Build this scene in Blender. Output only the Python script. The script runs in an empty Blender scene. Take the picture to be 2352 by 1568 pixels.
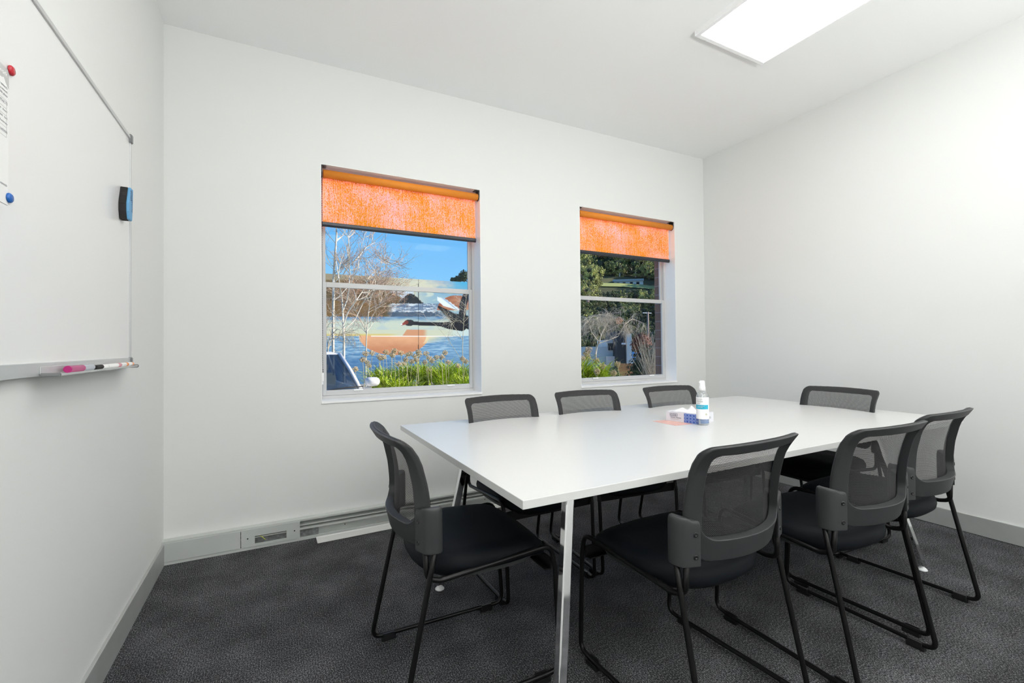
import bpy, bmesh, math, random
from math import sin, cos, pi, radians, sqrt, atan2
from mathutils import Vector, Matrix, noise
random.seed(7)
sc = bpy.context.scene
COL = sc.collection

# ------------------------------------------------------------------ camera
FPX = 1041.18
CAM = Vector((0.5529, -3.0748, 1.15))
YAW, PITCH, ROLL = radians(27.35), radians(0.727), radians(-0.533)
Fv = Vector((sin(YAW)*cos(PITCH), cos(YAW)*cos(PITCH), sin(PITCH)))
R0 = Vector((cos(YAW), -sin(YAW), 0)); U0 = R0.cross(Fv)
Rv = R0*cos(ROLL)+U0*sin(ROLL); Uv = -R0*sin(ROLL)+U0*cos(ROLL)
cd = bpy.data.cameras.new('camera'); cam = bpy.data.objects.new('camera', cd); COL.objects.link(cam)
cd.sensor_width = 36; cd.lens = 36*FPX/2352; cd.clip_start = .02; cd.clip_end = 2000
m = Matrix((Rv, Uv, -Fv)).transposed().to_4x4(); m.translation = CAM; cam.matrix_world = m
sc.camera = cam

def at(px, py, axis=1, val=0.0):
    v = Fv + Rv*((px-1176)/FPX) - Uv*((py-784)/FPX)
    t = (val-CAM[axis])/v[axis]
    return CAM+v*t

# ------------------------------------------------------------------ materials
def nt(name):
    m = bpy.data.materials.new(name); m.use_nodes = True
    return m, m.node_tree.nodes, m.node_tree.links, m.node_tree.nodes['Principled BSDF']
def mat(name, col, rough=.5, metal=0, bump=0, bscale=200, var=0, vscale=5, spec=.5, coat=0, sheen=0, trans=0, emit=None, estr=0):
    m, N, L, P = nt(name)
    P.inputs['Base Color'].default_value = (*col, 1); P.inputs['Roughness'].default_value = rough
    P.inputs['Metallic'].default_value = metal; P.inputs['Specular IOR Level'].default_value = spec
    P.inputs['Coat Weight'].default_value = coat; P.inputs['Sheen Weight'].default_value = sheen
    if emit: P.inputs['Emission Color'].default_value = (*emit, 1); P.inputs['Emission Strength'].default_value = estr
    tc = N.new('ShaderNodeTexCoord')
    if bump:
        n = N.new('ShaderNodeTexNoise'); n.inputs['Scale'].default_value = bscale; n.inputs['Detail'].default_value = 3
        b = N.new('ShaderNodeBump'); b.inputs['Strength'].default_value = bump; b.inputs['Distance'].default_value = .002
        L.new(tc.outputs['Object'], n.inputs['Vector']); L.new(n.outputs['Fac'], b.inputs['Height']); L.new(b.outputs['Normal'], P.inputs['Normal'])
    if var:
        n = N.new('ShaderNodeTexNoise'); n.inputs['Scale'].default_value = vscale; n.inputs['Detail'].default_value = 4
        r = N.new('ShaderNodeValToRGB'); r.color_ramp.elements[0].position = .3; r.color_ramp.elements[1].position = .7
        r.color_ramp.elements[0].color = (*[c*(1-var) for c in col], 1); r.color_ramp.elements[1].color = (*[min(1, c*(1+var)) for c in col], 1)
        L.new(tc.outputs['Object'], n.inputs['Vector']); L.new(n.outputs['Fac'], r.inputs['Fac']); L.new(r.outputs['Color'], P.inputs['Base Color'])
    return m

M = {}
M['wall'] = mat('wall_paint', (.765, .77, .755), .65, bump=.06, bscale=160)
M['ceil'] = mat('ceiling_paint', (.93, .935, .93), .7, bump=.04, bscale=120)
M['reveal'] = mat('white_gloss_paint', (.93, .93, .93), .35)
M['alu'] = mat('skirting_aluminium', (.43, .44, .43), .42, metal=.25, var=.07, vscale=6)
M['duct'] = mat('duct_grey', (.55, .57, .55), .5, var=.04, vscale=4)
M['duct_white'] = mat('duct_cover_white', (.72, .72, .70), .5)
M['galv'] = mat('galvanised_steel', (.28, .29, .29), .45, metal=.5, var=.35, vscale=60)
M['winframe'] = mat('window_frame_white', (.58, .58, .58), .35)
M['black'] = mat('black_powder_coat', (.005, .005, .005), .34, spec=.3, bump=.05, bscale=900)
M['blackgloss'] = mat('black_plastic', (.012, .012, .013), .3)
M['plastic'] = mat('charcoal_plastic', (.034, .035, .037), .5, bump=.12, bscale=1400)
M['seat'] = mat('black_seat_fabric', (.0032, .0048, .0072), .62, spec=.18, bump=.15, bscale=1500)  # black fabric, with the blue cast of skylight put into its colour
M['chrome'] = mat('chrome', (.86, .86, .87), .06, metal=1)
M['steel'] = mat('satin_steel', (.55, .56, .57), .3, metal=.8)
M['clear_foot'] = mat('white_plastic', (.85, .86, .87), .3)
M['table'] = mat('white_laminate', (.63, .63, .62), .28, spec=.5)
M['table_edge'] = mat('white_edge_band', (.66, .66, .65), .4)
M['board'] = mat('whiteboard_enamel', (.80, .80, .795), .22)
M['boardframe'] = mat('board_frame', (.58, .59, .59), .4, metal=.35)
M['cap'] = mat('grey_cap', (.22, .225, .23), .4)
M['paper'] = mat('paper', (.83, .83, .82), .7)
M['ink'] = mat('ink_grey', (.42, .42, .43), .7)
M['inkpale'] = mat('ink_pale', (.52, .52, .515), .7)
M['red'] = mat('red_plastic', (.50, .02, .035), .25)
M['blue'] = mat('blue_plastic', (.01, .12, .45), .25)
M['eraser_blue'] = mat('eraser_blue', (.12, .35, .60), .5)
M['felt'] = mat('black_felt', (.02, .021, .02), .85, bump=.3, bscale=500)
M['magenta'] = mat('magenta_plastic', (.45, .015, .17), .25)
M['pink'] = mat('pink_label', (.62, .22, .28), .4)
M['orangep'] = mat('orange_plastic', (.85, .25, .03), .35)
M['grey_label'] = mat('grey_label', (.42, .45, .50), .4)
M['yellow'] = mat('yellow_green', (.65, .70, .05), .4)
M['lamp'] = mat('led_diffuser', (1, 1, 1), .5, emit=(1, 1, .985), estr=5.2)
M['navy'] = mat('navy_ink', (.03, .04, .12), .5)
M['cyan'] = mat('cyan_label', (.03, .42, .60), .4)
M['bluegrey'] = mat('bluegrey_label', (.16, .24, .42), .4)
M['olive'] = mat('olive_print', (.30, .35, .10), .4)
M['boxwhite'] = mat('white_card', (.74, .74, .80), .5)
M['tissue'] = mat('tissue', (.88, .88, .89), .9)
M['leaflet'] = mat('coral_paper', (.72, .42, .36), .35, var=.15, vscale=40)
M['railmetal'] = mat('dark_blind_rail', (.035, .04, .05), .3, metal=.3)

def glass_mat(name, tint=(1, 1, 1), refl=.05):
    m = bpy.data.materials.new(name); m.use_nodes = True; N = m.node_tree.nodes; L = m.node_tree.links; N.clear()
    o = N.new('ShaderNodeOutputMaterial'); mx = N.new('ShaderNodeMixShader'); t = N.new('ShaderNodeBsdfTransparent'); g = N.new('ShaderNodeBsdfGlossy')
    t.inputs['Color'].default_value = (*tint, 1); g.inputs['Roughness'].default_value = .02
    lw = N.new('ShaderNodeLayerWeight'); lw.inputs['Blend'].default_value = .25
    mm = N.new('ShaderNodeMath'); mm.operation = 'MULTIPLY_ADD'; mm.inputs[1].default_value = .35 if refl > .1 else .06; mm.inputs[2].default_value = refl*.4 if refl > .1 else .004
    L.new(lw.outputs['Fresnel'], mm.inputs[0]); L.new(mm.outputs[0], mx.inputs[0])
    L.new(t.outputs[0], mx.inputs[1]); L.new(g.outputs[0], mx.inputs[2]); L.new(mx.outputs[0], o.inputs['Surface'])
    return m
M['glass'] = glass_mat('window_glass', refl=.02)
M['carglass'] = glass_mat('car_glass', (.30, .36, .42), .25)
M['bottle'] = glass_mat('clear_bottle', (.93, .95, .96), .25)

def carpet():
    m, N, L, P = nt('charcoal_carpet')
    tc = N.new('ShaderNodeTexCoord')
    n1 = N.new('ShaderNodeTexNoise'); n1.inputs['Scale'].default_value = 330; n1.inputs['Detail'].default_value = 4; n1.inputs['Roughness'].default_value = .75
    n2 = N.new('ShaderNodeTexNoise'); n2.inputs['Scale'].default_value = 5; n2.inputs['Detail'].default_value = 3
    # ribbed loops along y
    mp = N.new('ShaderNodeMapping'); mp.inputs['Scale'].default_value = (1, .6, 1)
    n3 = N.new('ShaderNodeTexNoise'); n3.inputs['Scale'].default_value = 240; n3.inputs['Detail'].default_value = 2
    w = N.new('ShaderNodeTexWave'); w.wave_type = 'BANDS'; w.bands_direction = 'X'; w.inputs['Scale'].default_value = 34; w.inputs['Distortion'].default_value = .6
    for x in (n1, n2): L.new(tc.outputs['Object'], x.inputs['Vector'])
    L.new(tc.outputs['Object'], mp.inputs['Vector']); L.new(mp.outputs[0], n3.inputs['Vector']); L.new(tc.outputs['Object'], w.inputs['Vector'])
    r = N.new('ShaderNodeValToRGB'); e = r.color_ramp.elements
    e[0].position = .37; e[0].color = (.009, .009, .0095, 1); e[1].position = .68; e[1].color = (.36, .36, .38, 1)
    k = e.new(.52); k.color = (.029, .029, .0305, 1)
    mx = N.new('ShaderNodeMath'); mx.operation = 'ADD'
    a = N.new('ShaderNodeMath'); a.operation = 'MULTIPLY'; a.inputs[1].default_value = .60
    b = N.new('ShaderNodeMath'); b.operation = 'MULTIPLY_ADD'; b.inputs[1].default_value = .34; 
    c = N.new('ShaderNodeMath'); c.operation = 'MULTIPLY_ADD'; c.inputs[1].default_value = .018; c.inputs[2].default_value = .0
    L.new(n1.outputs['Fac'], a.inputs[0]); L.new(n3.outputs['Fac'], b.inputs[0]); L.new(a.outputs[0], b.inputs[2])
    L.new(w.outputs['Fac'], c.inputs[0]); L.new(b.outputs[0], mx.inputs[0]); L.new(c.outputs[0], mx.inputs[1]); 
    d = N.new('ShaderNodeMath'); d.operation = 'MULTIPLY_ADD'; d.inputs[1].default_value = .10
    L.new(n2.outputs['Fac'], d.inputs[0]); L.new(mx.outputs[0], d.inputs[2])
    L.new(d.outputs[0], r.inputs['Fac']); L.new(r.outputs['Color'], P.inputs['Base Color'])
    P.inputs['Roughness'].default_value = .95; P.inputs['Specular IOR Level'].default_value = .1
    bp = N.new('ShaderNodeBump'); bp.inputs['Strength'].default_value = .6; bp.inputs['Distance'].default_value = .004
    L.new(d.outputs[0], bp.inputs['Height']); L.new(bp.outputs[0], P.inputs['Normal'])
    return m
M['carpet'] = carpet()

def mesh_fabric():
    m = bpy.data.materials.new('black_mesh_fabric'); m.use_nodes = True; N = m.node_tree.nodes; L = m.node_tree.links
    P = N['Principled BSDF']; P.inputs['Base Color'].default_value = (.030, .030, .031, 1); P.inputs['Roughness'].default_value = .7
    o = N['Material Output']; uv = N.new('ShaderNodeUVMap'); uv.uv_map = 'weave'
    bk = N.new('ShaderNodeTexBrick'); bk.offset = .5; bk.inputs['Scale'].default_value = 1
    bk.inputs['Brick Width'].default_value = .0062; bk.inputs['Row Height'].default_value = .0030
    bk.inputs['Mortar Size'].default_value = .00098; bk.inputs['Mortar Smooth'].default_value = .3
    L.new(uv.outputs[0], bk.inputs['Vector'])
    t = N.new('ShaderNodeBsdfTransparent'); mx = N.new('ShaderNodeMixShader')
    L.new(bk.outputs['Fac'], mx.inputs[0]); L.new(t.outputs[0], mx.inputs[1]); L.new(P.outputs[0], mx.inputs[2]); L.new(mx.outputs[0], o.inputs['Surface'])
    return m
M['mesh'] = mesh_fabric()

def blind_fabric():
    m = bpy.data.materials.new('orange_sheer_blind'); m.use_nodes = True; N = m.node_tree.nodes; L = m.node_tree.links; N.clear()
    o = N.new('ShaderNodeOutputMaterial'); tc = N.new('ShaderNodeTexCoord')
    mp = N.new('ShaderNodeMapping'); mp.inputs['Scale'].default_value = (1, 1, .32)
    n = N.new('ShaderNodeTexNoise'); n.inputs['Scale'].default_value = 330; n.inputs['Detail'].default_value = 3; n.inputs['Roughness'].default_value = .7
    mp2 = N.new('ShaderNodeMapping'); mp2.inputs['Scale'].default_value = (1, 1, .03)
    n2 = N.new('ShaderNodeTexNoise'); n2.inputs['Scale'].default_value = 300; n2.inputs['Detail'].default_value = 2
    n3 = N.new('ShaderNodeTexNoise'); n3.inputs['Scale'].default_value = 7
    L.new(tc.outputs['Object'], mp.inputs[0]); L.new(mp.outputs[0], n.inputs['Vector'])
    L.new(tc.outputs['Object'], mp2.inputs[0]); L.new(mp2.outputs[0], n2.inputs['Vector']); L.new(tc.outputs['Object'], n3.inputs['Vector'])
    a = N.new('ShaderNodeMath'); a.operation = 'MULTIPLY_ADD'; a.inputs[1].default_value = .28
    b = N.new('ShaderNodeMath'); b.operation = 'MULTIPLY_ADD'; b.inputs[1].default_value = .30
    L.new(n2.outputs['Fac'], a.inputs[0]); L.new(n.outputs['Fac'], a.inputs[2]); L.new(n3.outputs['Fac'], b.inputs[0]); L.new(a.outputs[0], b.inputs[2])
    r = N.new('ShaderNodeValToRGB'); r.color_ramp.elements[0].position = .758; r.color_ramp.elements[1].position = .815
    L.new(b.outputs[0], r.inputs['Fac'])
    d = N.new('ShaderNodeBsdfDiffuse'); d.inputs['Color'].default_value = (.95, .40, .03, 1)
    t = N.new('ShaderNodeBsdfTranslucent'); t.inputs['Color'].default_value = (1.0, .40, .02, 1)
    s1 = N.new('ShaderNodeMixShader'); s1.inputs[0].default_value = .28
    L.new(d.outputs[0], s1.inputs[1]); L.new(t.outputs[0], s1.inputs[2])
    tr = N.new('ShaderNodeBsdfTransparent'); tr.inputs['Color'].default_value = (1.0, .60, .55, 1)
    t2 = N.new('ShaderNodeBsdfTranslucent'); t2.inputs['Color'].default_value = (1, .88, .93, 1)
    s2 = N.new('ShaderNodeAddShader'); L.new(tr.outputs[0], s2.inputs[0]); L.new(t2.outputs[0], s2.inputs[1])
    s3 = N.new('ShaderNodeMixShader'); s3.inputs[0].default_value = .76; L.new(s1.outputs[0], s3.inputs[1]); L.new(s2.outputs[0], s3.inputs[2])
    mx = N.new('ShaderNodeMixShader'); L.new(r.outputs['Color'], mx.inputs[0]); L.new(s1.outputs[0], mx.inputs[1]); L.new(s3.outputs[0], mx.inputs[2])
    L.new(mx.outputs[0], o.inputs['Surface'])
    return m
M['blind'] = blind_fabric()
M['blindroll'] = mat('orange_roll', (.80, .26, .02), .7, bump=.1, bscale=400)

def brick():
    m, N, L, P = nt('brown_brick')
    tc = N.new('ShaderNodeTexCoord'); mp = N.new('ShaderNodeMapping'); mp.inputs['Rotation'].default_value = (pi/2, 0, 0)
    sx = N.new('ShaderNodeSeparateXYZ'); cb = N.new('ShaderNodeCombineXYZ'); ad = N.new('ShaderNodeMath'); ad.operation = 'ADD'
    L.new(tc.outputs['Object'], sx.inputs[0]); L.new(sx.outputs[0], ad.inputs[0]); L.new(sx.outputs[1], ad.inputs[1])
    L.new(ad.outputs[0], cb.inputs[0]); L.new(sx.outputs[2], cb.inputs[1])
    b = N.new('ShaderNodeTexBrick'); b.inputs['Scale'].default_value = 1; b.inputs['Brick Width'].default_value = .24; b.inputs['Row Height'].default_value = .087
    b.inputs['Mortar Size'].default_value = .0035; b.inputs['Color1'].default_value = (.27, .17, .13, 1); b.inputs['Color2'].default_value = (.20, .14, .12, 1); b.inputs['Mortar'].default_value = (.30, .30, .32, 1)
    L.new(cb.outputs[0], b.inputs['Vector']); L.new(b.outputs['Color'], P.inputs['Base Color']); P.inputs['Roughness'].default_value = .85
    return m
M['brick'] = brick()

# ------------------------------------------------------------------ mesh helpers
def link(name, me, m=None, parent=None, smooth=False, loc=None):
    o = bpy.data.objects.new(name, me); COL.objects.link(o)
    if m is not None:
        for x in (m if isinstance(m, (list, tuple)) else [m]): me.materials.append(x)
    if smooth:
        for p in me.polygons: p.use_smooth = True
    if parent: o.parent = parent
    if loc: o.location = loc
    return o
def bm_obj(name, bm, m=None, parent=None, smooth=False, loc=None):
    bmesh.ops.recalc_face_normals(bm, faces=bm.faces)
    me = bpy.data.meshes.new(name); bm.to_mesh(me); bm.free()
    return link(name, me, m, parent, smooth, loc)
def box(bm, x0, x1, y0, y1, z0, z1, mi=0, bevel=0):
    vs = [bm.verts.new((x, y, z)) for x in (x0, x1) for y in (y0, y1) for z in (z0, z1)]
    fs = [bm.faces.new([vs[i] for i in q]) for q in ((0, 1, 3, 2), (4, 6, 7, 5), (0, 4, 5, 1), (2, 3, 7, 6), (0, 2, 6, 4), (1, 5, 7, 3))]
    for f in fs: f.material_index = mi
    if bevel:
        es = list({e for f in fs for e in f.edges})
        bmesh.ops.bevel(bm, geom=es, offset=bevel, segments=2, affect='EDGES')
    return fs
def fillet(pts, rad):
    """polyline with rounded corners; rad = number or list for the inner points"""
    out = [Vector(pts[0])]
    for i in range(1, len(pts)-1):
        a, b, c = Vector(pts[i-1]), Vector(pts[i]), Vector(pts[i+1])
        r = rad[i-1] if isinstance(rad, (list, tuple)) else rad
        d1 = (a-b).normalized(); d2 = (c-b).normalized(); ang = d1.angle(d2)
        t = min(r/math.tan(ang/2), (a-b).length*.48, (c-b).length*.48)
        p0, p1 = b+d1*t, b+d2*t
        n = 6
        for k in range(n+1):
            s = k/n; out.append(p0*(1-s)**2+b*2*s*(1-s)+p1*s*s)
    out.append(Vector(pts[-1])); return out
def tube(bm, pts, r, seg=10, caps=True, r1=None, mi=0):
    pts = [Vector(p) for p in pts]; rings = []
    t0 = (pts[1]-pts[0]).normalized(); up = Vector((0, 0, 1)) if abs(t0.z) < .9 else Vector((1, 0, 0))
    n = t0.cross(up).normalized()
    for i, p in enumerate(pts):
        t = ((pts[min(i+1, len(pts)-1)]-pts[max(i-1, 0)])).normalized()
        n = (n-t*n.dot(t)).normalized(); b = t.cross(n)
        rr = r if r1 is None else r+(r1-r)*i/(len(pts)-1)
        rings.append([bm.verts.new(p+(n*cos(2*pi*k/seg)+b*sin(2*pi*k/seg))*rr) for k in range(seg)])
    for a, b in zip(rings, rings[1:]):
        for k in range(seg):
            f = bm.faces.new((a[k], a[(k+1) % seg], b[(k+1) % seg], b[k])); f.material_index = mi; f.smooth = True
    if caps:
        bm.faces.new(rings[0][::-1]).material_index = mi; bm.faces.new(rings[-1]).material_index = mi
def lathe(bm, prof, cx=0, cy=0, seg=28, mi=0):
    rings = []
    for r, z in prof:
        rings.append([bm.verts.new((cx+r*cos(2*pi*k/seg), cy+r*sin(2*pi*k/seg), z)) for k in range(seg)] if r > 1e-6 else [bm.verts.new((cx, cy, z))])
    for a, b in zip(rings, rings[1:]):
        for k in range(seg):
            k2 = (k+1) % seg
            q = [a[k % len(a)], a[k2 % len(a)], b[k2 % len(b)], b[k % len(b)]]
            q = list(dict.fromkeys(q))
            if len(q) > 2: f = bm.faces.new(q); f.material_index = mi; f.smooth = True
def prism(bm, poly, z0, z1, mi=0, axis='z'):
    def P(a, b, c): return {'z': (a, b, c), 'x': (c, a, b), 'y': (a, c, b)}[axis]
    lo = [bm.verts.new(P(a, b, z0)) for a, b in poly]; hi = [bm.verts.new(P(a, b, z1)) for a, b in poly]
    n = len(poly)
    for i in range(n): bm.faces.new((lo[i], lo[(i+1) % n], hi[(i+1) % n], hi[i])).material_index = mi
    bm.faces.new(lo[::-1]).material_index = mi; bm.faces.new(hi).material_index = mi
def empty(name, loc, rz=0):
    o = bpy.data.objects.new(name, None); COL.objects.link(o); o.location = loc; o.rotation_euler = (0, 0, rz); o.empty_display_size = .1
    return o
def tag(o, label=None, cat=None, group=None, kind=None):
    if label: o['label'] = label
    if cat: o['category'] = cat
    if group: o['group'] = group
    if kind: o['kind'] = kind
    return o
def struct(o, label=None, cat=None): 
    o['kind'] = 'structure'
    if label: o['label'] = label
    if cat: o['category'] = cat
    return o
def bev(o, w=.002, seg=2, ang=.6):
    b = o.modifiers.new('bevel', 'BEVEL'); b.width = w; b.segments = seg; b.limit_method = 'ANGLE'; b.angle_limit = ang
    return o
def text_mesh(name, s, size, m, mw, parent, depth=0.0002, align='LEFT', font_scale=(1, 1)):
    """lettering as a mesh; mw = matrix placing it in the parent's space"""
    cu = bpy.data.curves.new(name, 'FONT'); cu.body = s; cu.size = size; cu.extrude = depth; cu.align_x = align; cu.resolution_u = 3
    t = bpy.data.objects.new(name+'_tmp', cu); COL.objects.link(t)
    me = bpy.data.meshes.new_from_object(t.evaluated_get(bpy.context.evaluated_depsgraph_get()))
    bpy.data.objects.remove(t)
    me.transform(Matrix.Diagonal((font_scale[0], font_scale[1], 1, 1))); me.transform(mw); me.materials.clear()
    return link(name, me, m, parent)

# ------------------------------------------------------------------ room
W = 4.2771; CL, CR = 2.950, 2.984; YB = -5.2
bm = bmesh.new(); box(bm, -.15, W+.15, YB-.15, .0, -.1, 0); struct(bm_obj('floor', bm, M['carpet']), 'dark charcoal carpet tiles covering the room floor', 'floor')
# ceiling falls a touch towards the left as in the room
bm = bmesh.new()
lo = [bm.verts.new(p) for p in ((-.15, .0, CL-.001), (W+.15, .0, CR+.001), (W+.15, YB-.15, CR+.001), (-.15, YB-.15, CL-.001))]
hi = [bm.verts.new((v.co.x, v.co.y, 3.3)) for v in lo]
bm.faces.new(lo); bm.faces.new(hi[::-1])
for i in range(4): bm.faces.new((lo[i], lo[(i+1) % 4], hi[(i+1) % 4], hi[i]))
struct(bm_obj('ceiling', bm, M['ceil']), 'plain white painted ceiling', 'ceiling')
bm = bmesh.new(); box(bm, -.15, 0, YB-.15, .0, 0, 3.1); struct(bm_obj('wall_left', bm, M['wall']), 'white wall behind the whiteboard', 'wall')
bm = bmesh.new(); box(bm, W, W+.15, YB-.15, .0, 0, 3.1); struct(bm_obj('wall_right', bm, M['wall']), 'blank white wall at the right end of the table', 'wall')
bm = bmesh.new(); box(bm, 0, W, YB-.15, YB, 0, 3.1); struct(bm_obj('wall_behind', bm, M['wall']), 'white wall behind the camera', 'wall')

WZ0, WZ1 = .8068, 2.3206
WIN = [(.7955, 1.8907), (2.7844, 3.8825)]
def holed(name, m, y0, y1, xs, za, zb, zoff0, zoff1, x0, x1, z1=3.1, z0=0):
    bm = bmesh.new(); cuts = [x0]
    for a, b in xs: cuts += [a, b]
    cuts.append(x1)
    for i in range(0, len(cuts), 2): box(bm, cuts[i], cuts[i+1], y0, y1, z0, z1)
    for a, b in xs: box(bm, a, b, y0, y1, z0, za); box(bm, a, b, y0, y1, zb, z1)
    bmesh.ops.remove_doubles(bm, verts=bm.verts, dist=1e-5)
    # drop the inner faces shared by two blocks
    seen = {}
    for f in bm.faces: seen.setdefault(tuple(round(c, 4) for c in f.calc_center_median()), []).append(f)
    bmesh.ops.delete(bm, geom=[f for v in seen.values() if len(v) > 1 for f in v], context='FACES')
    return bm_obj(name, bm, m)
struct(holed('wall_back', M['wall'], 0, .13, WIN, WZ0, WZ1, 0, 0, -.15, W+.15), 'white wall with the two sash windows', 'wall')
struct(holed('wall_outside', M['brick'], .17, .28, [(a-.012, b+.012) for a, b in WIN], WZ0-.03, WZ1+.03, 0, 0, -2.5, W+4, 3.6, -.45), 'brown brick outer skin of the window wall', 'wall')

# skirtings
bm = bmesh.new(); box(bm, 0, .012, YB, -.052, 0, .111); bev(struct(bm_obj('baseboard_left', bm, M['alu']), 'silver grey skirting along the whiteboard wall', 'skirting'), .0015)
bm = bmesh.new(); box(bm, W-.012, W, YB, -.052, .003, .111); bev(struct(bm_obj('baseboard_right', bm, M['alu']), 'silver grey skirting along the right wall', 'skirting'), .0015)

# cable duct at the foot of the window wall
D = -.05
duct = empty('cable_duct', (0, 0, 0)); duct.scale = (1, 1, .845); tag(duct, 'grey skirting cable duct along the floor under the windows, partly without its cover', 'cable duct')
bm = bmesh.new()
prof = [(-.001, .148), (D, .148), (D, .136), (D+.004, .136), (D+.004, .142), (-.010, .142), (-.010, .112), (D+.010, .106), (D+.010, .100), (-.012, .104), (-.012, .084), (D+.006, .080), (D+.006, .072), (-.012, .075), (-.012, .012), (D+.004, .012), (D+.004, .022), (D, .022), (D, 0), (-.001, 0)]
prism(bm, prof, .0, W, axis='x'); bm_obj('channel', bm, M['duct'], duct)
bm = bmesh.new(); box(bm, .002, .362, D-.0025, D+.0005, .020, .138); bev(bm_obj('cover', bm, M['duct'], duct), .0008)
bm = bmesh.new()
for q in ((.365, .434, .020, .138), (.597, .670, .020, .138), (.434, .597, .020, .038), (.434, .597, .066+.022, .138)): box(bm, q[0], q[1], D-.003, D+.0005, q[2], q[3])
sp = bm_obj('socket_plate', bm, M['duct'], duct); sp['label'] = 'cover plate with an empty rectangular cut-out'
for x in (.398, .640):
    bm = bmesh.new(); prism(bm, [(x+.004*cos(a*pi/6), .078+.004*sin(a*pi/6)) for a in range(12)], D-.0045, D-.003, axis='y'); bm_obj('screw', bm, M['felt'], duct)
for x, z in ((.93, .094), (.93, .045), (1.9, .094), (1.9, .045)):
    bm = bmesh.new(); prism(bm, [(x+.0035*cos(a*pi/6), z+.0035*sin(a*pi/6)) for a in range(12)], -.0145, -.0122, axis='y'); bm_obj('screw', bm, M['felt'], duct)
bm = bmesh.new(); box(bm, .40, .64, -.030, -.014, .020, .098); bm_obj('back_box', bm, M['galv'], duct)
bm = bmesh.new(); box(bm, .672, .775, -.030, -.014, .014, .070); bm_obj('steel_plate', bm, M['galv'], duct)
bm = bmesh.new(); tube(bm, fillet([(.455, -.028, .088), (.463, -.048, .082), (.478, -.058, .068), (.488, -.060, .055)], .01), .0018, 6); w_ = bm_obj('earth_wire', bm, M['yellow'], duct); w_['label'] = 'short yellow green wire end'
o = None
bm = bmesh.new(); prism(bm, [(-.068, .001), (-.152, .001), (-.156, .002), (-.156, .006), (-.153, .006), (-.151, .003), (-.070, .003), (-.066, .009), (-.064, .008)], 0, 1.42, axis='x')
o = bm_obj('duct_cover_strip', bm, M['duct_white']); o.location = (.757, 0.002, .0005); o.rotation_euler = (0, 0, radians(1.1)); bev(o, .0006)
tag(o, 'long white loose duct cover lying on the carpet against the skirting duct', 'duct cover')

# ------------------------------------------------------------------ windows
def window(idx, x0, x1):
    r = empty('window_%d' % idx, (x0, .13, WZ0)); struct(r, 'white sash window with orange blind, %s' % ('seen to the left' if idx == 1 else 'the narrower looking one by the room corner'), 'window')
    w = x1-x0; H = WZ1-WZ0; f = M['winframe']
    zm = 1.575-WZ0
    # all local: origin at the opening's lower left, y towards outside
    def part(name, boxes, m=f, par=r, b=.0015):
        bm = bmesh.new()
        for q in boxes: box(bm, *q)
        o = bm_obj(name, bm, m, par); bev(o, b); return o
    zb = .016
    part('window_frame', [(0, .018, 0, .045, zb, H), (w-.018, w, 0, .045, zb, H), (.018, w-.018, 0, .045, H-.03, H), (.018, w-.018, -.002, .045, zb, .036), (.018, .026, .018, .022, .036, H-.03), (w-.026, w-.018, .018, .022, .036, H-.03)])
    def sash(nm, y0, y1, za, zc, st, bot, top):
        s = part(nm, [(.019, .019+st, y0, y1, za, zc), (w-.019-st, w-.019, y0, y1, za, zc), (.019+st, w-.019-st, y0, y1, za, za+bot), (.019+st, w-.019-st, y0, y1, zc-top, zc)])
        part('glass_pane', [(.019+st-.003, w-.019-st+.003, (y0+y1)/2-.002, (y0+y1)/2+.002, za+bot-.003, zc-top+.003)], M['glass'], s, .0001)
        return s
    sash('upper_sash', .024, .042, zm-.014, H-.031, .022, .030, .03)
    ls = sash('lower_sash', .0, .017, .037, zm+.016, .024, .034, .034)
    for fx in (.22, .82):
        part('sash_lift', [(w*fx-.03, w*fx+.03, -.012, .001, .062, .068), (w*fx-.03, w*fx+.03, -.012, -.010, .066, .072)], M['reveal'], ls, .001)
    # painted reveal linings and sill
    part('reveal_lining', [(.0005, .004, -.13, 0, .016, H), (w-.004, w-.0005, -.13, 0, .016, H), (0.004, w-.004, -.13, 0, H-.004, H-.0005)], M['reveal'], r, .0002)
    part('window_sill', [(.0005, w-.0005, -.137, -.0, .0, .016)], M['reveal'], r, .001)
    return r
for i, (a, b) in enumerate(WIN): window(i+1, a, b)

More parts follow.
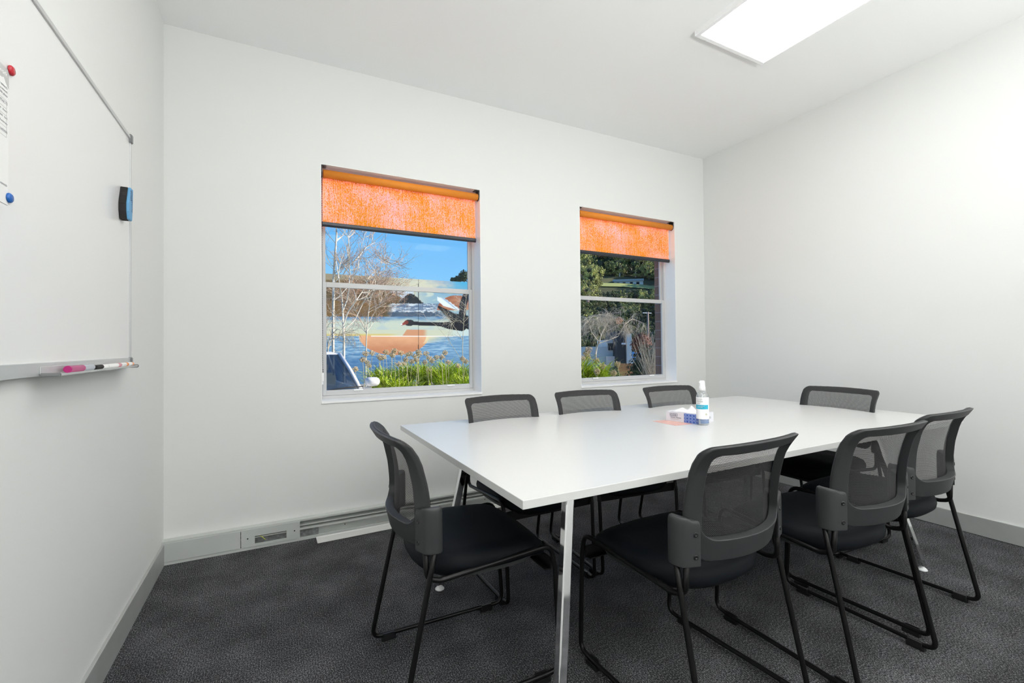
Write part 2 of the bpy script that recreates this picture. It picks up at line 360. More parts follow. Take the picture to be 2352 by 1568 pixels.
def blind(i, x0, x1, zbot, label):
    r = empty('roller_blind', (x0, 0, WZ1)); tag(r, label, 'blind', 'orange roller blinds in the two windows')
    w = x1-x0; ry, rz, rr = .036, -.050, .026
    bm = bmesh.new()
    prism(bm, [(ry+rr*cos(a*pi/16), rz+rr*sin(a*pi/16)) for a in range(32)], .018, w-.012, axis='x')
    o = bm_obj('roller', bm, M['blindroll'], r); 
    for p in o.data.polygons: p.use_smooth = len(p.vertices) == 4
    zb = zbot-WZ1
    bm = bmesh.new(); 
    box(bm, .018, w-.018, ry+rr-.0006, ry+rr+.0004, zb+.02, rz); bm_obj('blind_fabric', bm, M['blind'], r)
    bm = bmesh.new(); prism(bm, [(ry+rr-.009, zb+.030), (ry+rr+.009, zb+.030), (ry+rr+.009, zb+.014), (ry+rr+.005, zb), (ry+rr-.005, zb), (ry+rr-.010, zb+.012)], .012, w-.014, axis='x')
    bev(bm_obj('bottom_rail', bm, M['railmetal'], r), .003)
    for side in (0, 1):
        xa = .005 if side == 0 else w-.012
        bm = bmesh.new(); prism(bm, [(ry-.026, -.005), (ry+.026, -.005), (ry+.026, -.05), (ry+.018, -.072), (ry, -.08), (ry-.018, -.072), (ry-.026, -.05)], xa, xa+.007, axis='x')
        box(bm, xa if side == 0 else xa-.028, xa+.03 if side == 0 else xa+.007, ry-.026, ry+.02, -.009, -.0045)
        bev(bm_obj('bracket', bm, M['blackgloss'], r), .001)
    # bead chain loop hanging at the left jamb
    bm = bmesh.new(); L = rz-1.19
    za, zb2 = -.06, 1.02-WZ1
    n = 110
    for k in range(n+1):
        z = za+(zb2-za)*k/n
        for y in (ry-.024, ry+.012):
            bmesh.ops.create_icosphere(bm, subdivisions=1, radius=.0022, matrix=Matrix.Translation((.010+.004*(k/n)*(y > ry), y, z)))
    for k in range(7):
        a = pi*k/6; bmesh.ops.create_icosphere(bm, subdivisions=1, radius=.0022, matrix=Matrix.Translation((.013, ry-.006+.018*cos(a), zb2-.018*sin(a))))
    ch = bm_obj('bead_chain', bm, M['felt'], r); ch['label'] = 'black bead pull chain'
    bm = bmesh.new(); box(bm, .0045, .018, ry-.014, ry+.006, 1.00-WZ1-.055, 1.00-WZ1, bevel=.002); box(bm, .0045, .014, ry-.012, ry+.004, 1.00-WZ1-.075, 1.00-WZ1-.056, bevel=.002)
    bm_obj('chain_holder', bm, M['reveal'], r)
blind(1, *WIN[0], 1.938, 'orange roller blind in the window over the duct, the larger looking of the two')
blind(2, *WIN[1], 1.940, 'orange roller blind in the window nearer the room corner')

# ------------------------------------------------------------------ ceiling lights
def panel_light(x, y, label):
    zc = CL+(CR-CL)*(x/W)
    r = empty('ceiling_light', (x, y, zc-.001)); r['label'] = label; r['category'] = 'light'; r['group'] = 'flat ceiling light panels'
    bm = bmesh.new(); hx, hy = .31, .61
    z0, z1 = -.032, .004
    for q in ((-hx, -hx+.024, -hy, hy), (hx-.024, hx, -hy, hy), (-hx+.024, hx-.024, -hy, -hy+.024), (-hx+.024, hx-.024, hy-.024, hy)): box(bm, q[0], q[1], q[2], q[3], z0, z1)
    bev(bm_obj('light_frame', bm, M['reveal'], r), .002)
    bm = bmesh.new(); box(bm, -hx+.022, hx-.022, -hy+.022, hy-.022, z0+.002, z0+.008); bm_obj('diffuser', bm, M['lamp'], r)
    return r
panel_light(3.015, -1.865, 'glowing white rectangular light panel on the ceiling')
panel_light(1.26, -1.865, 'second light panel, above the near left of the table')
panel_light(3.015, -4.1, 'light panel behind the camera on the right')
panel_light(1.26, -4.1, 'light panel behind the camera on the left')
for (x, y), t in zip(((2.828, -1.227), (3.254, -1.231)), ('left of the two tiny screws in the ceiling by the light panel', 'right of the two tiny screws in the ceiling by the light panel')):
    zc = CL+(CR-CL)*(x/W); bm = bmesh.new(); lathe(bm, [(0, -.003), (.0022, -.0025), (.003, 0), (0, .001)], seg=10)
    o = bm_obj('screw', bm, M['felt'], loc=(x, y, zc)); tag(o, t, 'screw', 'ceiling screws')

# ------------------------------------------------------------------ table
TX0, TX1, TY0, TY1, TZ, TT = 1.1245, 3.8127, -2.0231, -.6849, .7465, .0245
tb = empty('meeting_table', (TX0, TY0, 0)); tag(tb, 'large white rectangular meeting table on chrome legs', 'table')
def loc(p): return (p[0]-TX0, p[1]-TY0, p[2])
bm = bmesh.new(); box(bm, 0, TX1-TX0, 0, TY1-TY0, TZ-TT, TZ)
for f in bm.faces: f.material_index = 0 if f.calc_center_median().z > TZ-.0001 else 1
o = bm_obj('tabletop', bm, [M['table'], M['table_edge']], tb); bev(o, .0015)
legs = [((1.362, -1.888), (1.205, -2.047)), ((1.332, -1.134), (1.238, -.976)), ((3.33, -1.81), (3.461, -1.968)), ((3.36, -1.134), (3.461, -.976))]
for (tx, ty), (fx, fy) in legs:
    bm = bmesh.new(); h = .0148
    top = Vector(loc((tx, ty, TZ-TT))); bot = Vector(loc((fx, fy, .022)))
    a = [bm.verts.new(top+Vector((dx*h, dy*h, 0))) for dx, dy in ((-1, -1), (1, -1), (1, 1), (-1, 1))]
    b = [bm.verts.new(bot+Vector((dx*h, dy*h, 0))) for dx, dy in ((-1, -1), (1, -1), (1, 1), (-1, 1))]
    bm.faces.new(a); bm.faces.new(b[::-1])
    for i in range(4): bm.faces.new((a[i], b[i], b[(i+1) % 4], a[(i+1) % 4]))
    lg = bm_obj('leg', bm, M['chrome'], tb); bev(lg, .004, 3)
    bm = bmesh.new(); lathe(bm, [(0, .0235), (.009, .0235), (.009, .014), (.016, .010), (.022, .003), (.022, 0), (0, 0)]); bm_obj('foot', bm, M['clear_foot'], lg, loc=(bot.x, bot.y, 0))
    bm = bmesh.new(); box(bm, top.x-.03, top.x+.03, top.y-.03, top.y+.03, TZ-TT-.006, TZ-TT); bm_obj('leg_plate', bm, M['black'], lg)
bm = bmesh.new()
for y in (-1.86, -1.14): box(bm, 1.40-TX0, 3.30-TX0, y-.02-TY0, y+.02-TY0, TZ-TT-.045, TZ-TT)
for x in (1.38, 3.30): box(bm, x-.02-TX0, x+.02-TX0, -1.90-TY0, -1.10-TY0, TZ-TT-.045, TZ-TT)
bm_obj('underframe', bm, M['black'], tb)

# ------------------------------------------------------------------ chairs
PZ = [(.50, -.163), (.55, -.166), (.65, -.172), (.716, -.181), (.797, -.203), (.835, -.224), (.855, -.243), (.872, -.262), (.89, -.285)]
def prof_y(z):
    if z <= PZ[0][0]: return PZ[0][1]
    for (a, ya), (b, yb) in zip(PZ, PZ[1:]):
        if z <= b:
            t = (z-a)/(b-a); t2 = t; return ya+(yb-ya)*t2
    return PZ[-1][1]
def smooth_y(z): return sum(prof_y(z+d)*w for d, w in ((-.012, .2), (-.006, .2), (0, .2), (.006, .2), (.012, .2)))
def S(x, z):
    b = .066 if z < .6 else .066-.036*min(1, (z-.6)/.27)
    return smooth_y(z)-b*(1-(x/.222)**2)
def half_w(z): return .206+.012*max(0, min(1, (z-.56)/.10))+.003*max(0, (z-.74)/.13)**1.5
def rrect(w0, z0, z1, rb, rt, n=7, flare=True, arch=.004):
    """closed outline (x,z) of the back, widening to the top"""
    P = []
    def hw(z): return (half_w(z) if flare else w0)
    # right side going up, then top, left, bottom
    for k in range(n+1):
        a = -pi/2+pi/2*k/n; P.append((hw(z0+rb)-rb+rb*cos(a), z0+rb+rb*sin(a)))
    for k in range(1, 9):
        z = z0+rb+(z1-rt-z0-rb)*k/9; P.append((hw(z), z))
    for k in range(n+1):
        a = pi/2*k/n; P.append((hw(z1-rt)-rt+rt*cos(a), z1-rt+rt*sin(a)))
    for k in range(1, 6): P.append((hw(z1-rt)-rt)*(1-k/6) and ((hw(z1-rt)-rt)*(1-k/6), z1+arch*sin(pi/2*k/6)) or (0, z1+arch))
    P.append((0, z1+arch))
    left = [(-x, z) for x, z in reversed(P[:-1])]
    Q = P+left
    # bottom edge from left to right, slightly sagging
    w = Q[-1][0]
    for k in range(1, 8):
        t = k/8; x = w*(1-2*t); Q.append((x, z0))
    return Q
def make_chair():
    r = empty('mesh_back_chair', (0, 0, 0))
    # cushion
    bm = bmesh.new(); NA = 56
    def plan(a):
        c, s = cos(a), sin(a)
        e = 2/4.2 if s > 0 else 2/2.6
        x = .238*math.copysign(abs(c)**e, c); y = (.262 if s > 0 else .205)*math.copysign(abs(s)**e, s)+.0
        return x, y+.012
    def topz(x, y):
        z = .482+.010*(1-(x/.24)**2)
        z += .010*math.exp(-((y-.02)/.09)**2)*(abs(x)/.24)**1.5
        z -= .010*math.exp(-((y+.10)/.08)**2)*(1-(x/.2)**2 if abs(x) < .2 else 0)
        if y > .16: z -= .055*((y-.16)/.115)**2
        if y < -.14: z -= .012*((-.14-y)/.05)**2
        return z
    rings = []
    for s_ in (.0, .2, .4, .58, .72, .84, .92, .97):
        ring = []
        for k in range(NA):
            x, y = plan(2*pi*k/NA); x *= s_; y = (y-.02)*s_+.02
            ring.append((x, y, topz(x, y)-.010*max(0, (s_-.8)/.17)**2))
        rings.append(ring)
    def botz(y): return .428-(.045*((y-.16)/.115)**2 if y > .16 else 0)-(.012 if y < -.1 else 0)
    for s_, f in ((1.0, .78), (1.012, .5), (1.0, .22), (.95, .0), (.6, -.1), (0, -.1)):
        ring = []
        for k in range(NA):
            x, y = plan(2*pi*k/NA); xs = x*s_; ys = (y-.02)*s_+.02
            a, b = topz(x, y)-.012, botz(y); ring.append((xs, ys, b+(a-b)*f))
        rings.append(ring)
    V = [[bm.verts.new(p) for p in ring] if i not in (0, len(rings)-1) else [bm.verts.new(ring[0])] for i, ring in enumerate(rings)]
    for a, b in zip(V, V[1:]):
        for k in range(NA):
            q = list(dict.fromkeys([a[k % len(a)], a[(k+1) % NA % len(a)], b[(k+1) % NA % len(b)], b[k % len(b)]]))
            if len(q) > 2: bm.faces.new(q)
    bm_obj('seat', bm, M['seat'], r, True)
    bm = bmesh.new(); prism(bm, [(.9*plan(2*pi*k/40)[0], .86*plan(2*pi*k/40)[1]) for k in range(40)], .408, .420); bm_obj('seat_pan', bm, M['plastic'], r)
    # sled frames
    for s_ in (1, -1):
        bm = bmesh.new()
        pts = [(.222*s_, -.196, .545), (.226*s_, -.192, .440), (.232*s_, -.15, .428), (.238*s_, .05, .446), (.243*s_, .245, .462), (.240*s_, .262, .38), (.236*s_, .282, .021), (.24*s_, .20, .021), (.244*s_, -.20, .021), (.246*s_, -.278, .021), (.240*s_, -.185, .455), (.238*s_, -.166, .548)]
        tube(bm, fillet(pts, [.03, .05, .2, .055, .06, .055, .3, .3, .05, .10]), .0088, 10)
        fr = bm_obj('sled_frame', bm, M['black'], r)
        for p in fr.data.polygons: p.use_smooth = True
        for y in (-.215, .205):
            bm = bmesh.new(); xx = .242*s_
            box(bm, xx-.010, xx+.010, y-.028, y+.028, 0, .016); box(bm, xx-s_*.010-.003, xx-s_*.010+.003, y-.022, y+.022, .008, .031); 
            bm_obj('glide', bm, M['blackgloss'], fr)
    bm = bmesh.new(); box(bm, -.236, .236, .246, .251, .372, .415); box(bm, -.232, .232, .225, .249, .372, .376); bev(bm_obj('crossbar', bm, M['black'], r), .001)
    bm = bmesh.new(); tube(bm, [(-.234, -.02, .437), (.234, -.02, .437)], .008, 8); bm_obj('seat_rail', bm, M['black'], r)
    # plastic back frame
    out = rrect(0, .524, .871, .06, .026)
    n = len(out)
    def inner(p):
        x, z = p; zc, = (.722,)
        # opening: keep the angle, fixed borders
        return x, z
    inn = []
    for x, z in out:
        t = (z-.524)/(.871-.524)
        zi = .590+(.842-.590)*max(0, min(1, t)); hw = half_w(z); hi_ = (.184+.006*t)
        xi = x/hw*hi_ if hw else 0
        inn.append((max(-hi_, min(hi_, xi)), zi))
    bm = bmesh.new(); L = []
    for lst, dy in ((out, 0), (inn, 0)):
        L.append([bm.verts.new((x, S(x, z), z)) for x, z in lst])
    L.append([bm.verts.new((x, S(x, z)-.031, z)) for x, z in inn])
    L.append([bm.verts.new((x*.985, S(x, z)-.019, z-.002 if z > .8 else z)) for x, z in out])
    for a, b in zip(L, L[1:]+L[:1]):
        for k in range(n): bm.faces.new((a[k], a[(k+1) % n], b[(k+1) % n], b[k]))
    bf = bm_obj('back_frame', bm, M['plastic'], r, True); bev(bf, .0035, 2, .7); bf.modifiers.new('wn', 'WEIGHTED_NORMAL')
    # woven mesh stretched over the frame
    bm = bmesh.new(); uvl = bm.loops.layers.uv.new('weave'); cz = .72
    steps = [0, .15, .3, .45, .6, .75, .88, .985]
    V = []
    for s_ in steps:
        V.append([bm.verts.new((x*s_, S(x*s_, cz+(z-cz)*s_)+.0022, cz+(z-cz)*s_)) for x, z in out] if s_ else [bm.verts.new((0, S(0, cz)+.0022, cz))])
    V.append([bm.verts.new((x*1.004, S(x, z)-.007, z+(z-cz)*.004)) for x, z in out])
    for a, b in zip(V, V[1:]):
        for k in range(n):
            q = list(dict.fromkeys([a[k % len(a)], a[(k+1) % n % len(a)], b[(k+1) % n % len(b)], b[k % len(b)]]))
            if len(q) > 2: bm.faces.new(q)
    for f in bm.faces:
        for l in f.loops:
            c = l.vert.co; l[uvl].uv = (c.x*1.06+1, c.z+(-.2-c.y)*.3+1)
    bm_obj('mesh_panel', bm, M['mesh'], r, True)
    # brackets with two screws each
    for s_ in (1, -1):
        bm = bmesh.new()
        poly = [(.236, -.145), (.244, -.147), (.2495, -.153), (.2515, -.163), (.2512, -.176), (.248, -.190), (.240, -.201), (.228, -.2070), (.212, -.2125), (.194, -.2185), (.190, -.2185), (.1895, -.210), (.200, -.196), (.212, -.168), (.224, -.148)]
        zs = [(.520, .97), (.524, 1), (.628, 1), (.642, .995), (.651, .97), (.657, .92), (.660, .80)]
        cx, cy = .218, -.185; rings = []
        for z, k in zs:
            rings.append([bm.verts.new((s_*(cx+(x-cx)*k), cy+(y-cy)*k, z-(0 if z < .63 else .011*min(1, max(0, (.232-x)/.02))))) for x, y in poly])
        for a, b in zip(rings, rings[1:]):
            for k in range(len(poly)): bm.faces.new((a[k], a[(k+1) % len(poly)], b[(k+1) % len(poly)], b[k]))
        bm.faces.new(rings[0]); bm.faces.new(rings[-1])
        br = bm_obj('bracket', bm, M['plastic'], r, True); bev(br, .0015, 2, .8); br.modifiers.new('wn', 'WEIGHTED_NORMAL')
        for z in (.612, .548):
            bm = bmesh.new(); lathe(bm, [(.0, -.001), (.003, -.001), (.003, .0015), (.0072, .0012), (.0072, -.004), (.0, -.004)], seg=16)
            o = bm_obj('screw', bm, M['blackgloss'], br)
            nrm = Vector((s_*.31, -.95, 0)).normalized()
            o.rotation_mode = 'QUATERNION'; o.rotation_quaternion = nrm.to_track_quat('Z', 'Y'); o.location = (s_*.207, -.2150, z)
    return r
def copy_tree(o, parent=None):
    c = o.copy(); COL.objects.link(c); c.parent = parent
    for ch in [x for x in o.children]: copy_tree(ch, c)
    return c
proto = make_chair()
G = 'black mesh-back chairs around the meeting table'
chairs = [
 ((1.153, -1.480), -90.4, 'black mesh-back chair at the left end of the table, side-on, black seat in view, tinted for skylight'),
 ((1.806, -1.939), 2.2, 'black mesh-back chair nearest the camera, its back turned to us at the table\'s near side'),
 ((2.463, -2.012), -1.9, 'middle black mesh-back chair on the near side of the table'),
 ((3.021, -1.967), 1.3, 'black mesh-back chair on the near side, furthest right, by the table\'s right corner'),
 ((1.681, -1.005), 180.6, 'black mesh-back chair behind the table under the left window'),
 ((2.237, -1.022), 174.5, 'black mesh-back chair behind the table, between the two windows'),
 ((2.908, -1.068), 176.5, 'black mesh-back chair behind the table under the right window, next to the spray bottle'),
 ((3.468, -1.460), 87.9, 'black mesh-back chair at the far right end of the table against the blank wall'),
]
for i, ((x, y), a, lb) in enumerate(chairs):
    o = proto if i == 0 else copy_tree(proto)
    o.location = (x, y, 0); o.rotation_euler = (0, 0, radians(a)); tag(o, lb, 'chair', G)

# ------------------------------------------------------------------ things on the table
# tissue box
c0 = Vector((2.462, -1.452)); dl = Vector((-.20, .98)).normalized(); dr = Vector((dl.y, -dl.x))
ang = atan2(dr.y, dr.x)
tbx = empty('tissue_box', (c0.x, c0.y, TZ), ang); tag(tbx, 'white and blue tissue box with a tissue sticking out, on the table', 'tissue box')
BX, BY, BH = .150, .188, .050     # local x to the right, local y away along the long side
bm = bmesh.new(); box(bm, 0, BX, 0, BY, 0, BH)
for f in bm.faces: f.material_index = 0
bev(bm_obj('carton', bm, M['boxwhite'], tbx), .0008)
def tissue_pattern():
    m, N, L, P = nt('blue_swirl_print'); tc = N.new('ShaderNodeTexCoord')
    mp = N.new('ShaderNodeMapping'); mp.inputs['Scale'].default_value = (0, 55, 62)
    v = N.new('ShaderNodeTexVoronoi'); v.inputs['Scale'].default_value = 1; v.inputs['Randomness'].default_value = 0; v.distance = 'EUCLIDEAN'
    r = N.new('ShaderNodeValToRGB'); r.color_ramp.interpolation = 'CONSTANT'; e = r.color_ramp.elements
    e[0].position = 0; e[0].color = (.03, .11, .50, 1); e[1].position = .22; e[1].color = (.55, .65, .85, 1)
    k = e.new(.31); k.color = (.02, .08, .42, 1); k = e.new(.42); k.color = (.35, .5, .8, 1); k = e.new(.47); k.color = (.02, .08, .42, 1)
    L.new(tc.outputs['Object'], mp.inputs[0]); L.new(mp.outputs[0], v.inputs['Vector']); L.new(v.outputs['Distance'], r.inputs['Fac']); L.new(r.outputs['Color'], P.inputs['Base Color']); P.inputs['Roughness'].default_value = .4
    return m
M['swirl'] = tissue_pattern()
bm = bmesh.new(); box(bm, -.0006, .0, .0, .082, .0005, BH-.0005); bm_obj('printed_panel', bm, M['swirl'], tbx)
bm = bmesh.new(); box(bm, .02, .05, .0+.0, .06, BH, BH+.0005); bm_obj('printed_panel', bm, M['swirl'], tbx)
bm = bmesh.new()
for y0, y1, z0, z1 in ((.120, .164, .0280, .0290), (.120, .164, .0415, .0425), (.163, .164, .029, .0415), (.120, .121, .029, .0415)): box(bm, -.0009, 0, y0, y1, z0, z1)
bm_obj('logo_border', bm, M['navy'], tbx)
# lettering on the long side (faces -x) and on the end (faces -y)
def mside(y, z): return Matrix(((0, 0, -1, -.0008), (-1, 0, 0, y), (0, 1, 0, z), (0, 0, 0, 1)))
def mend(x, z): return Matrix(((1, 0, 0, x), (0, 0, -1, -.0008), (0, 1, 0, z), (0, 0, 0, 1)))
text_mesh('logo_lettering', 'COS', .0125, M['navy'], mside(.160, .0305), tbx, font_scale=(1.35, 1))
text_mesh('lettering', 'FACIAL TISSUES', .0066, M['navy'], mside(.161, .019), tbx, font_scale=(1.35, 1))
text_mesh('lettering', 'White 2 ply facial tissues', .0038, M['ink'], mside(.161, .012), tbx, font_scale=(1.3, 1))
text_mesh('logo_lettering', 'COS', .014, M['navy'], mend(.052, .019), tbx, font_scale=(1.0, 1))
text_mesh('lettering', 'FACIAL\nTISSUES', .006, M['ink'], mend(.100, .026), tbx)
def crumple(w, d, h, seed, peaks):
    bm = bmesh.new(); n = 14; V = []
    for i in range(n+1):
        row = []
        for j in range(n+1):
            u, v = i/n*2-1, j/n*2-1
            z = 0
            for px_, py_, hh, ss in peaks: z = max(z, hh*math.exp(-(((u-px_)**2+(v-py_)**2)/ss)))
            z += .12*noise.noise(Vector((u*2.5+seed, v*2.5, seed)))*(z+.1)
            row.append(bm.verts.new((u*w*(1-.4*z), v*d*(1-.35*z), max(0, z)*h)))
        V.append(row)
    for i in range(n):
        for j in range(n): bm.faces.new((V[i][j], V[i+1][j], V[i+1][j+1], V[i][j+1]))
    return bm
bm = crumple(.050, .070, .034, 3.1, [(.1, -.35, 1.0, .10), (.0, .55, .55, .16), (-.3, .2, .35, .2)])
o = bm_obj('tissue', bm, M['tissue'], tbx, True, loc=(.062, .094, BH+.0005)); o.modifiers.new('s', 'SOLIDIFY').thickness = .0006
# leaflet under the box
lf = bmesh.new(); q = [at(1498, 967, 2, TZ), at(1552, 977.5, 2, TZ), at(1592, 973.5, 2, TZ), at(1545, 963, 2, TZ)]
lo = [lf.verts.new((p.x-q[0].x, p.y-q[0].y, .0002)) for p in q]; hi = [lf.verts.new((v.co.x, v.co.y, .0007)) for v in lo]
lf.faces.new(lo[::-1]); lf.faces.new(hi)
for i in range(4): lf.faces.new((lo[i], lo[(i+1) % 4], hi[(i+1) % 4], hi[i]))
tag(bm_obj('leaflet', lf, M['leaflet'], loc=(q[0].x, q[0].y, TZ)), 'coral pink printed sheet lying on the table beside the tissue box', 'leaflet')
# spray bottle
bp = at(1614, 975, 2, TZ)
sb = empty('spray_bottle', (bp.x, bp.y, TZ), YAW*-1); tag(sb, 'clear spray bottle with white pump cap and blue and white label', 'spray bottle')
rb = .0300
bm = bmesh.new(); lathe(bm, [(0, .001), (rb-.004, .0), (rb, .004), (rb, .142), (rb-.002, .153), (rb-.009, .165), (.013, .170), (.013, .176), (0, .176)], seg=36); bm_obj('bottle_body', bm, M['bottle'], sb)
bm = bmesh.new(); lathe(bm, [(0, .172), (.0155, .172), (.0155, .192), (.0135, .194), (.012, .222), (.010, .224), (0, .224)], seg=28); box(bm, -.016, -.008, -.004, .004, .212, .220, bevel=.001)
bm_obj('pump_cap', bm, M['tissue'], sb)
bm = bmesh.new(); tube(bm, [(0, 0, .012), (0, 0, .172)], .0016, 8); bm_obj('dip_tube', bm, M['tissue'], sb)
def arc_label(name, z0, z1, a0, a1, m, rr=rb+.0004, n=18):
    bm = bmesh.new(); V = []
    for k in range(n+1):
        a = a0+(a1-a0)*k/n
        V.append([bm.verts.new((rr*sin(a), -rr*cos(a), z)) for z in (z0, z1)])
    for a, b in zip(V, V[1:]): bm.faces.new((a[0], b[0], b[1], a[1]))
    o = bm_obj(name, bm, m, sb, True); return o
arc_label('label_sheet', .032, .142, -1.75, 1.05, M['tissue'])
arc_label('label_band', .082, .104, -1.7, .62, M['cyan'], rb+.0008)
for z0, z1, a, b in ((.027, .031, -.75, .95), (.020, .0255, -.75, .95), (.011, .0185, -.75, .95)): arc_label('label_wave', z0, z1, a, b, M['bluegrey'], rb+.0008)
def wrap(o, rr=rb+.0011):
    for v in o.data.vertices:
        a = v.co.x/rr; v.co.x, v.co.y = rr*sin(a), -rr*cos(a)-v.co.y*0
    return o
def mlab(x, z): return Matrix(((1, 0, 0, x), (0, 0, -1, 0), (0, 1, 0, z), (0, 0, 0, 1)))
wrap(text_mesh('lettering', 'FRESH', .0125, M['ink'], mlab(-.044, .1165), sb))
wrap(text_mesh('lettering', 'ALL PURE', .0075, M['ink'], mlab(-.044, .1295), sb))
wrap(text_mesh('lettering', 'sanitiser', .0068, M['navy'], mlab(-.044, .1085), sb))
wrap(text_mesh('lettering', 'HAND SPRAY\nSANITISER', .0062, M['tissue'], mlab(-.040, .0955), sb), rb+.0014)
bm = bmesh.new()
for k in range(3): bmesh.ops.create_icosphere(bm, subdivisions=1, radius=.0022, matrix=Matrix.Translation((.006+.003*(k-1), -rb+.0002, .056+.004*(k == 1))))
box(bm, .0055, .0065, -rb-.0006, -rb+.001, .047, .055); bm_obj('leaf_emblem', bm, M['olive'], sb)

# ------------------------------------------------------------------ whiteboard
wb = empty('whiteboard', (0, -2.55, 1.10)); tag(wb, 'large whiteboard in a thin grey frame on the left wall', 'whiteboard')
BY1 = 2.55-.712; BZ1 = .928
bm = bmesh.new(); box(bm, .004, .016, .0, BY1, .0, BZ1); bm_obj('board_surface', bm, M['board'], wb)
bm = bmesh.new(); box(bm, .002, .021, 0, BY1, BZ1-.012, BZ1+.002); box(bm, .002, .021, BY1-.010, BY1+.003, .0, BZ1); box(bm, .002, .021, -.003, .010, 0, BZ1); box(bm, .002, .022, 0, BY1, -.012, .022)
bev(bm_obj('board_frame', bm, M['boardframe'], wb), .0015)
for y, z in ((BY1-.004, BZ1-.010), (BY1-.004, .006), (.0, BZ1-.010), (.0, .006)):
    bm = bmesh.new(); box(bm, .001, .026, y-.012, y+.012, z-.018, z+.018, bevel=.003); bm_obj('corner_cap', bm, M['cap'], wb)
tr = None
bm = bmesh.new(); ty0, ty1 = 2.55-1.52, 2.55-.80
prism(bm, [(.022, .012), (.0245, .012), (.0245, -.008), (.058, -.0095), (.060, -.0065), (.0620, -.0065), (.0615, -.0125), (.022, -.011)], ty0, ty1, axis='y')
tr = bm_obj('pen_tray', bm, M['boardframe'], wb); bev(tr, .0008)
bm = bmesh.new(); box(bm, .024, .064, ty0-.006, ty0+.002, -.014, -.004, bevel=.002); bm_obj('end_cap', bm, M['cap'], tr)
bm = bmesh.new(); box(bm, .024, .064, ty1-.002, ty1+.006, -.016, -.004, bevel=.002); bm_obj('end_cap', bm, M['cap'], tr)
def marker(y, ln, parts, label, x=.046, r=.0072):
    o = empty('marker_pen', (x, y, 1.0915+r*1.09)); tag(o, label, 'marker pen', 'marker pens on the whiteboard tray')
    for nm, a, b, rr, m in parts:
        bm = bmesh.new(); tube(bm, [(0, a*ln, 0), (0, a*ln+.001, 0), (0, b*ln-.001, 0), (0, b*ln, 0)], r*rr, 18); ob = bm_obj(nm, bm, M[m], o); bev(ob, .001)
    return o
marker(-1.425, .20, [('cap', 0, .50, 1.08, 'magenta'), ('barrel', .50, .90, 1, 'grey_label'), ('end_plug', .90, 1.0, .7, 'felt')], 'magenta capped marker with grey barrel, left end of the tray', r=.0090)
marker(-1.222, .115, [('cap', 0, .55, 1.0, 'felt'), ('barrel', .55, 1.0, .92, 'paper')], 'black capped white marker behind the magenta one')
marker(-1.104, .135, [('barrel', 0, .78, 1, 'paper'), ('band', .78, 1.0, 1.03, 'pink')], 'white marker with a pink band')
marker(-.966, .085, [('barrel', 0, .72, 1, 'paper'), ('band', .72, 1.0, 1.03, 'orangep')], 'white marker with orange band beside the pink banded one')
marker(-.878, .068, [('barrel', 0, .70, 1, 'paper'), ('cap', .70, 1.0, .92, 'orangep')], 'white marker with orange cap at the right end of the tray')
# eraser
er = empty('whiteboard_eraser', (.0165, -.842, 1.656)); tag(er, 'black and blue magnetic whiteboard eraser at the board\'s right edge', 'eraser')
bm = bmesh.new()
pz = [(-.012, .000), (.022, .000), (.029, .045), (.036, .128), (.002, .128), (-.022, .062), (-.022, .030)]
prism(bm, [(y+.0, z) for y, z in pz], .0, .022, axis='x')
# finger ribs
for k in range(9):
    z = .058+k*.0078; yy = -.022+.00284*k; box(bm, .001, .0215, yy-.0015, yy+.004, z, z+.004)
bev(bm_obj('felt_pad', bm, M['felt'], er), .0015)
bm = bmesh.new(); prism(bm, [(y*.97, z) for y, z in pz], .022, .032, axis='x'); bev(bm_obj('grip', bm, M['eraser_blue'], er), .003)
text_mesh('lettering', 'WHITEBOARD\nERASER', .013, M['navy'], Matrix(((0, 0, 1, .0322), (0, 1, 0, .012), (-1, 0, 0, .118), (0, 0, 0, 1))), er)
# notice
nx = .0165
pp = empty('notice_sheet', (nx, -1.658, 1.478)); tag(pp, 'printed white notice with grey heading held by two magnets at the left edge', 'paper')
PW, PH = .21, .297
bm = bmesh.new(); box(bm, 0, .0006, -PW, 0, 0, PH+.007); bm_obj('sheet', bm, M['paper'], pp)
bm = bmesh.new(); prism(bm, [(-PW, .304), (0, .304), (0, .262), (-.012, .270), (-.020, .280), (-.028, .276), (-PW, .262)], .0006, .0009, axis='x'); bm_obj('heading_band', bm, M['inkpale'], pp)
def mpap(y, z): return Matrix(((0, 0, 1, .0010), (1, 0, 0, y), (0, 1, 0, z), (0, 0, 0, 1)))
text_mesh('lettering', 'Network', .015, M['paper'], mpap(-.064, .285), pp)
for k, (z, sz, s_) in enumerate(((.258, .008, 'to connect to the wireless network'), (.249, .007, 'open settings then choose a network'), (.240, .007, 'on your laptop, tablet or mobile phone'), (.222, .009, 'CONTACTS'), (.205, .006, 'Reception    Room 1'), (.190, .006, 'Support desk    Ext 2'), (.178, .006, 'Please call us for help'), (.158, .008, 'EVACUATION'), (.040, .008, 'Thank you for your time and comments'))):
    text_mesh('lettering', s_, sz, M['ink'], mpap(-.006, z), pp, align='RIGHT')
bm = bmesh.new()
for z in (.232, .214, .198, .172, .150): box(bm, .0006, .0009, -.15, -.008, z-.0008, z)
box(bm, .0006, .0009, -.009, -.008, .150, .232); bm_obj('table_lines', bm, M['inkpale'], pp)
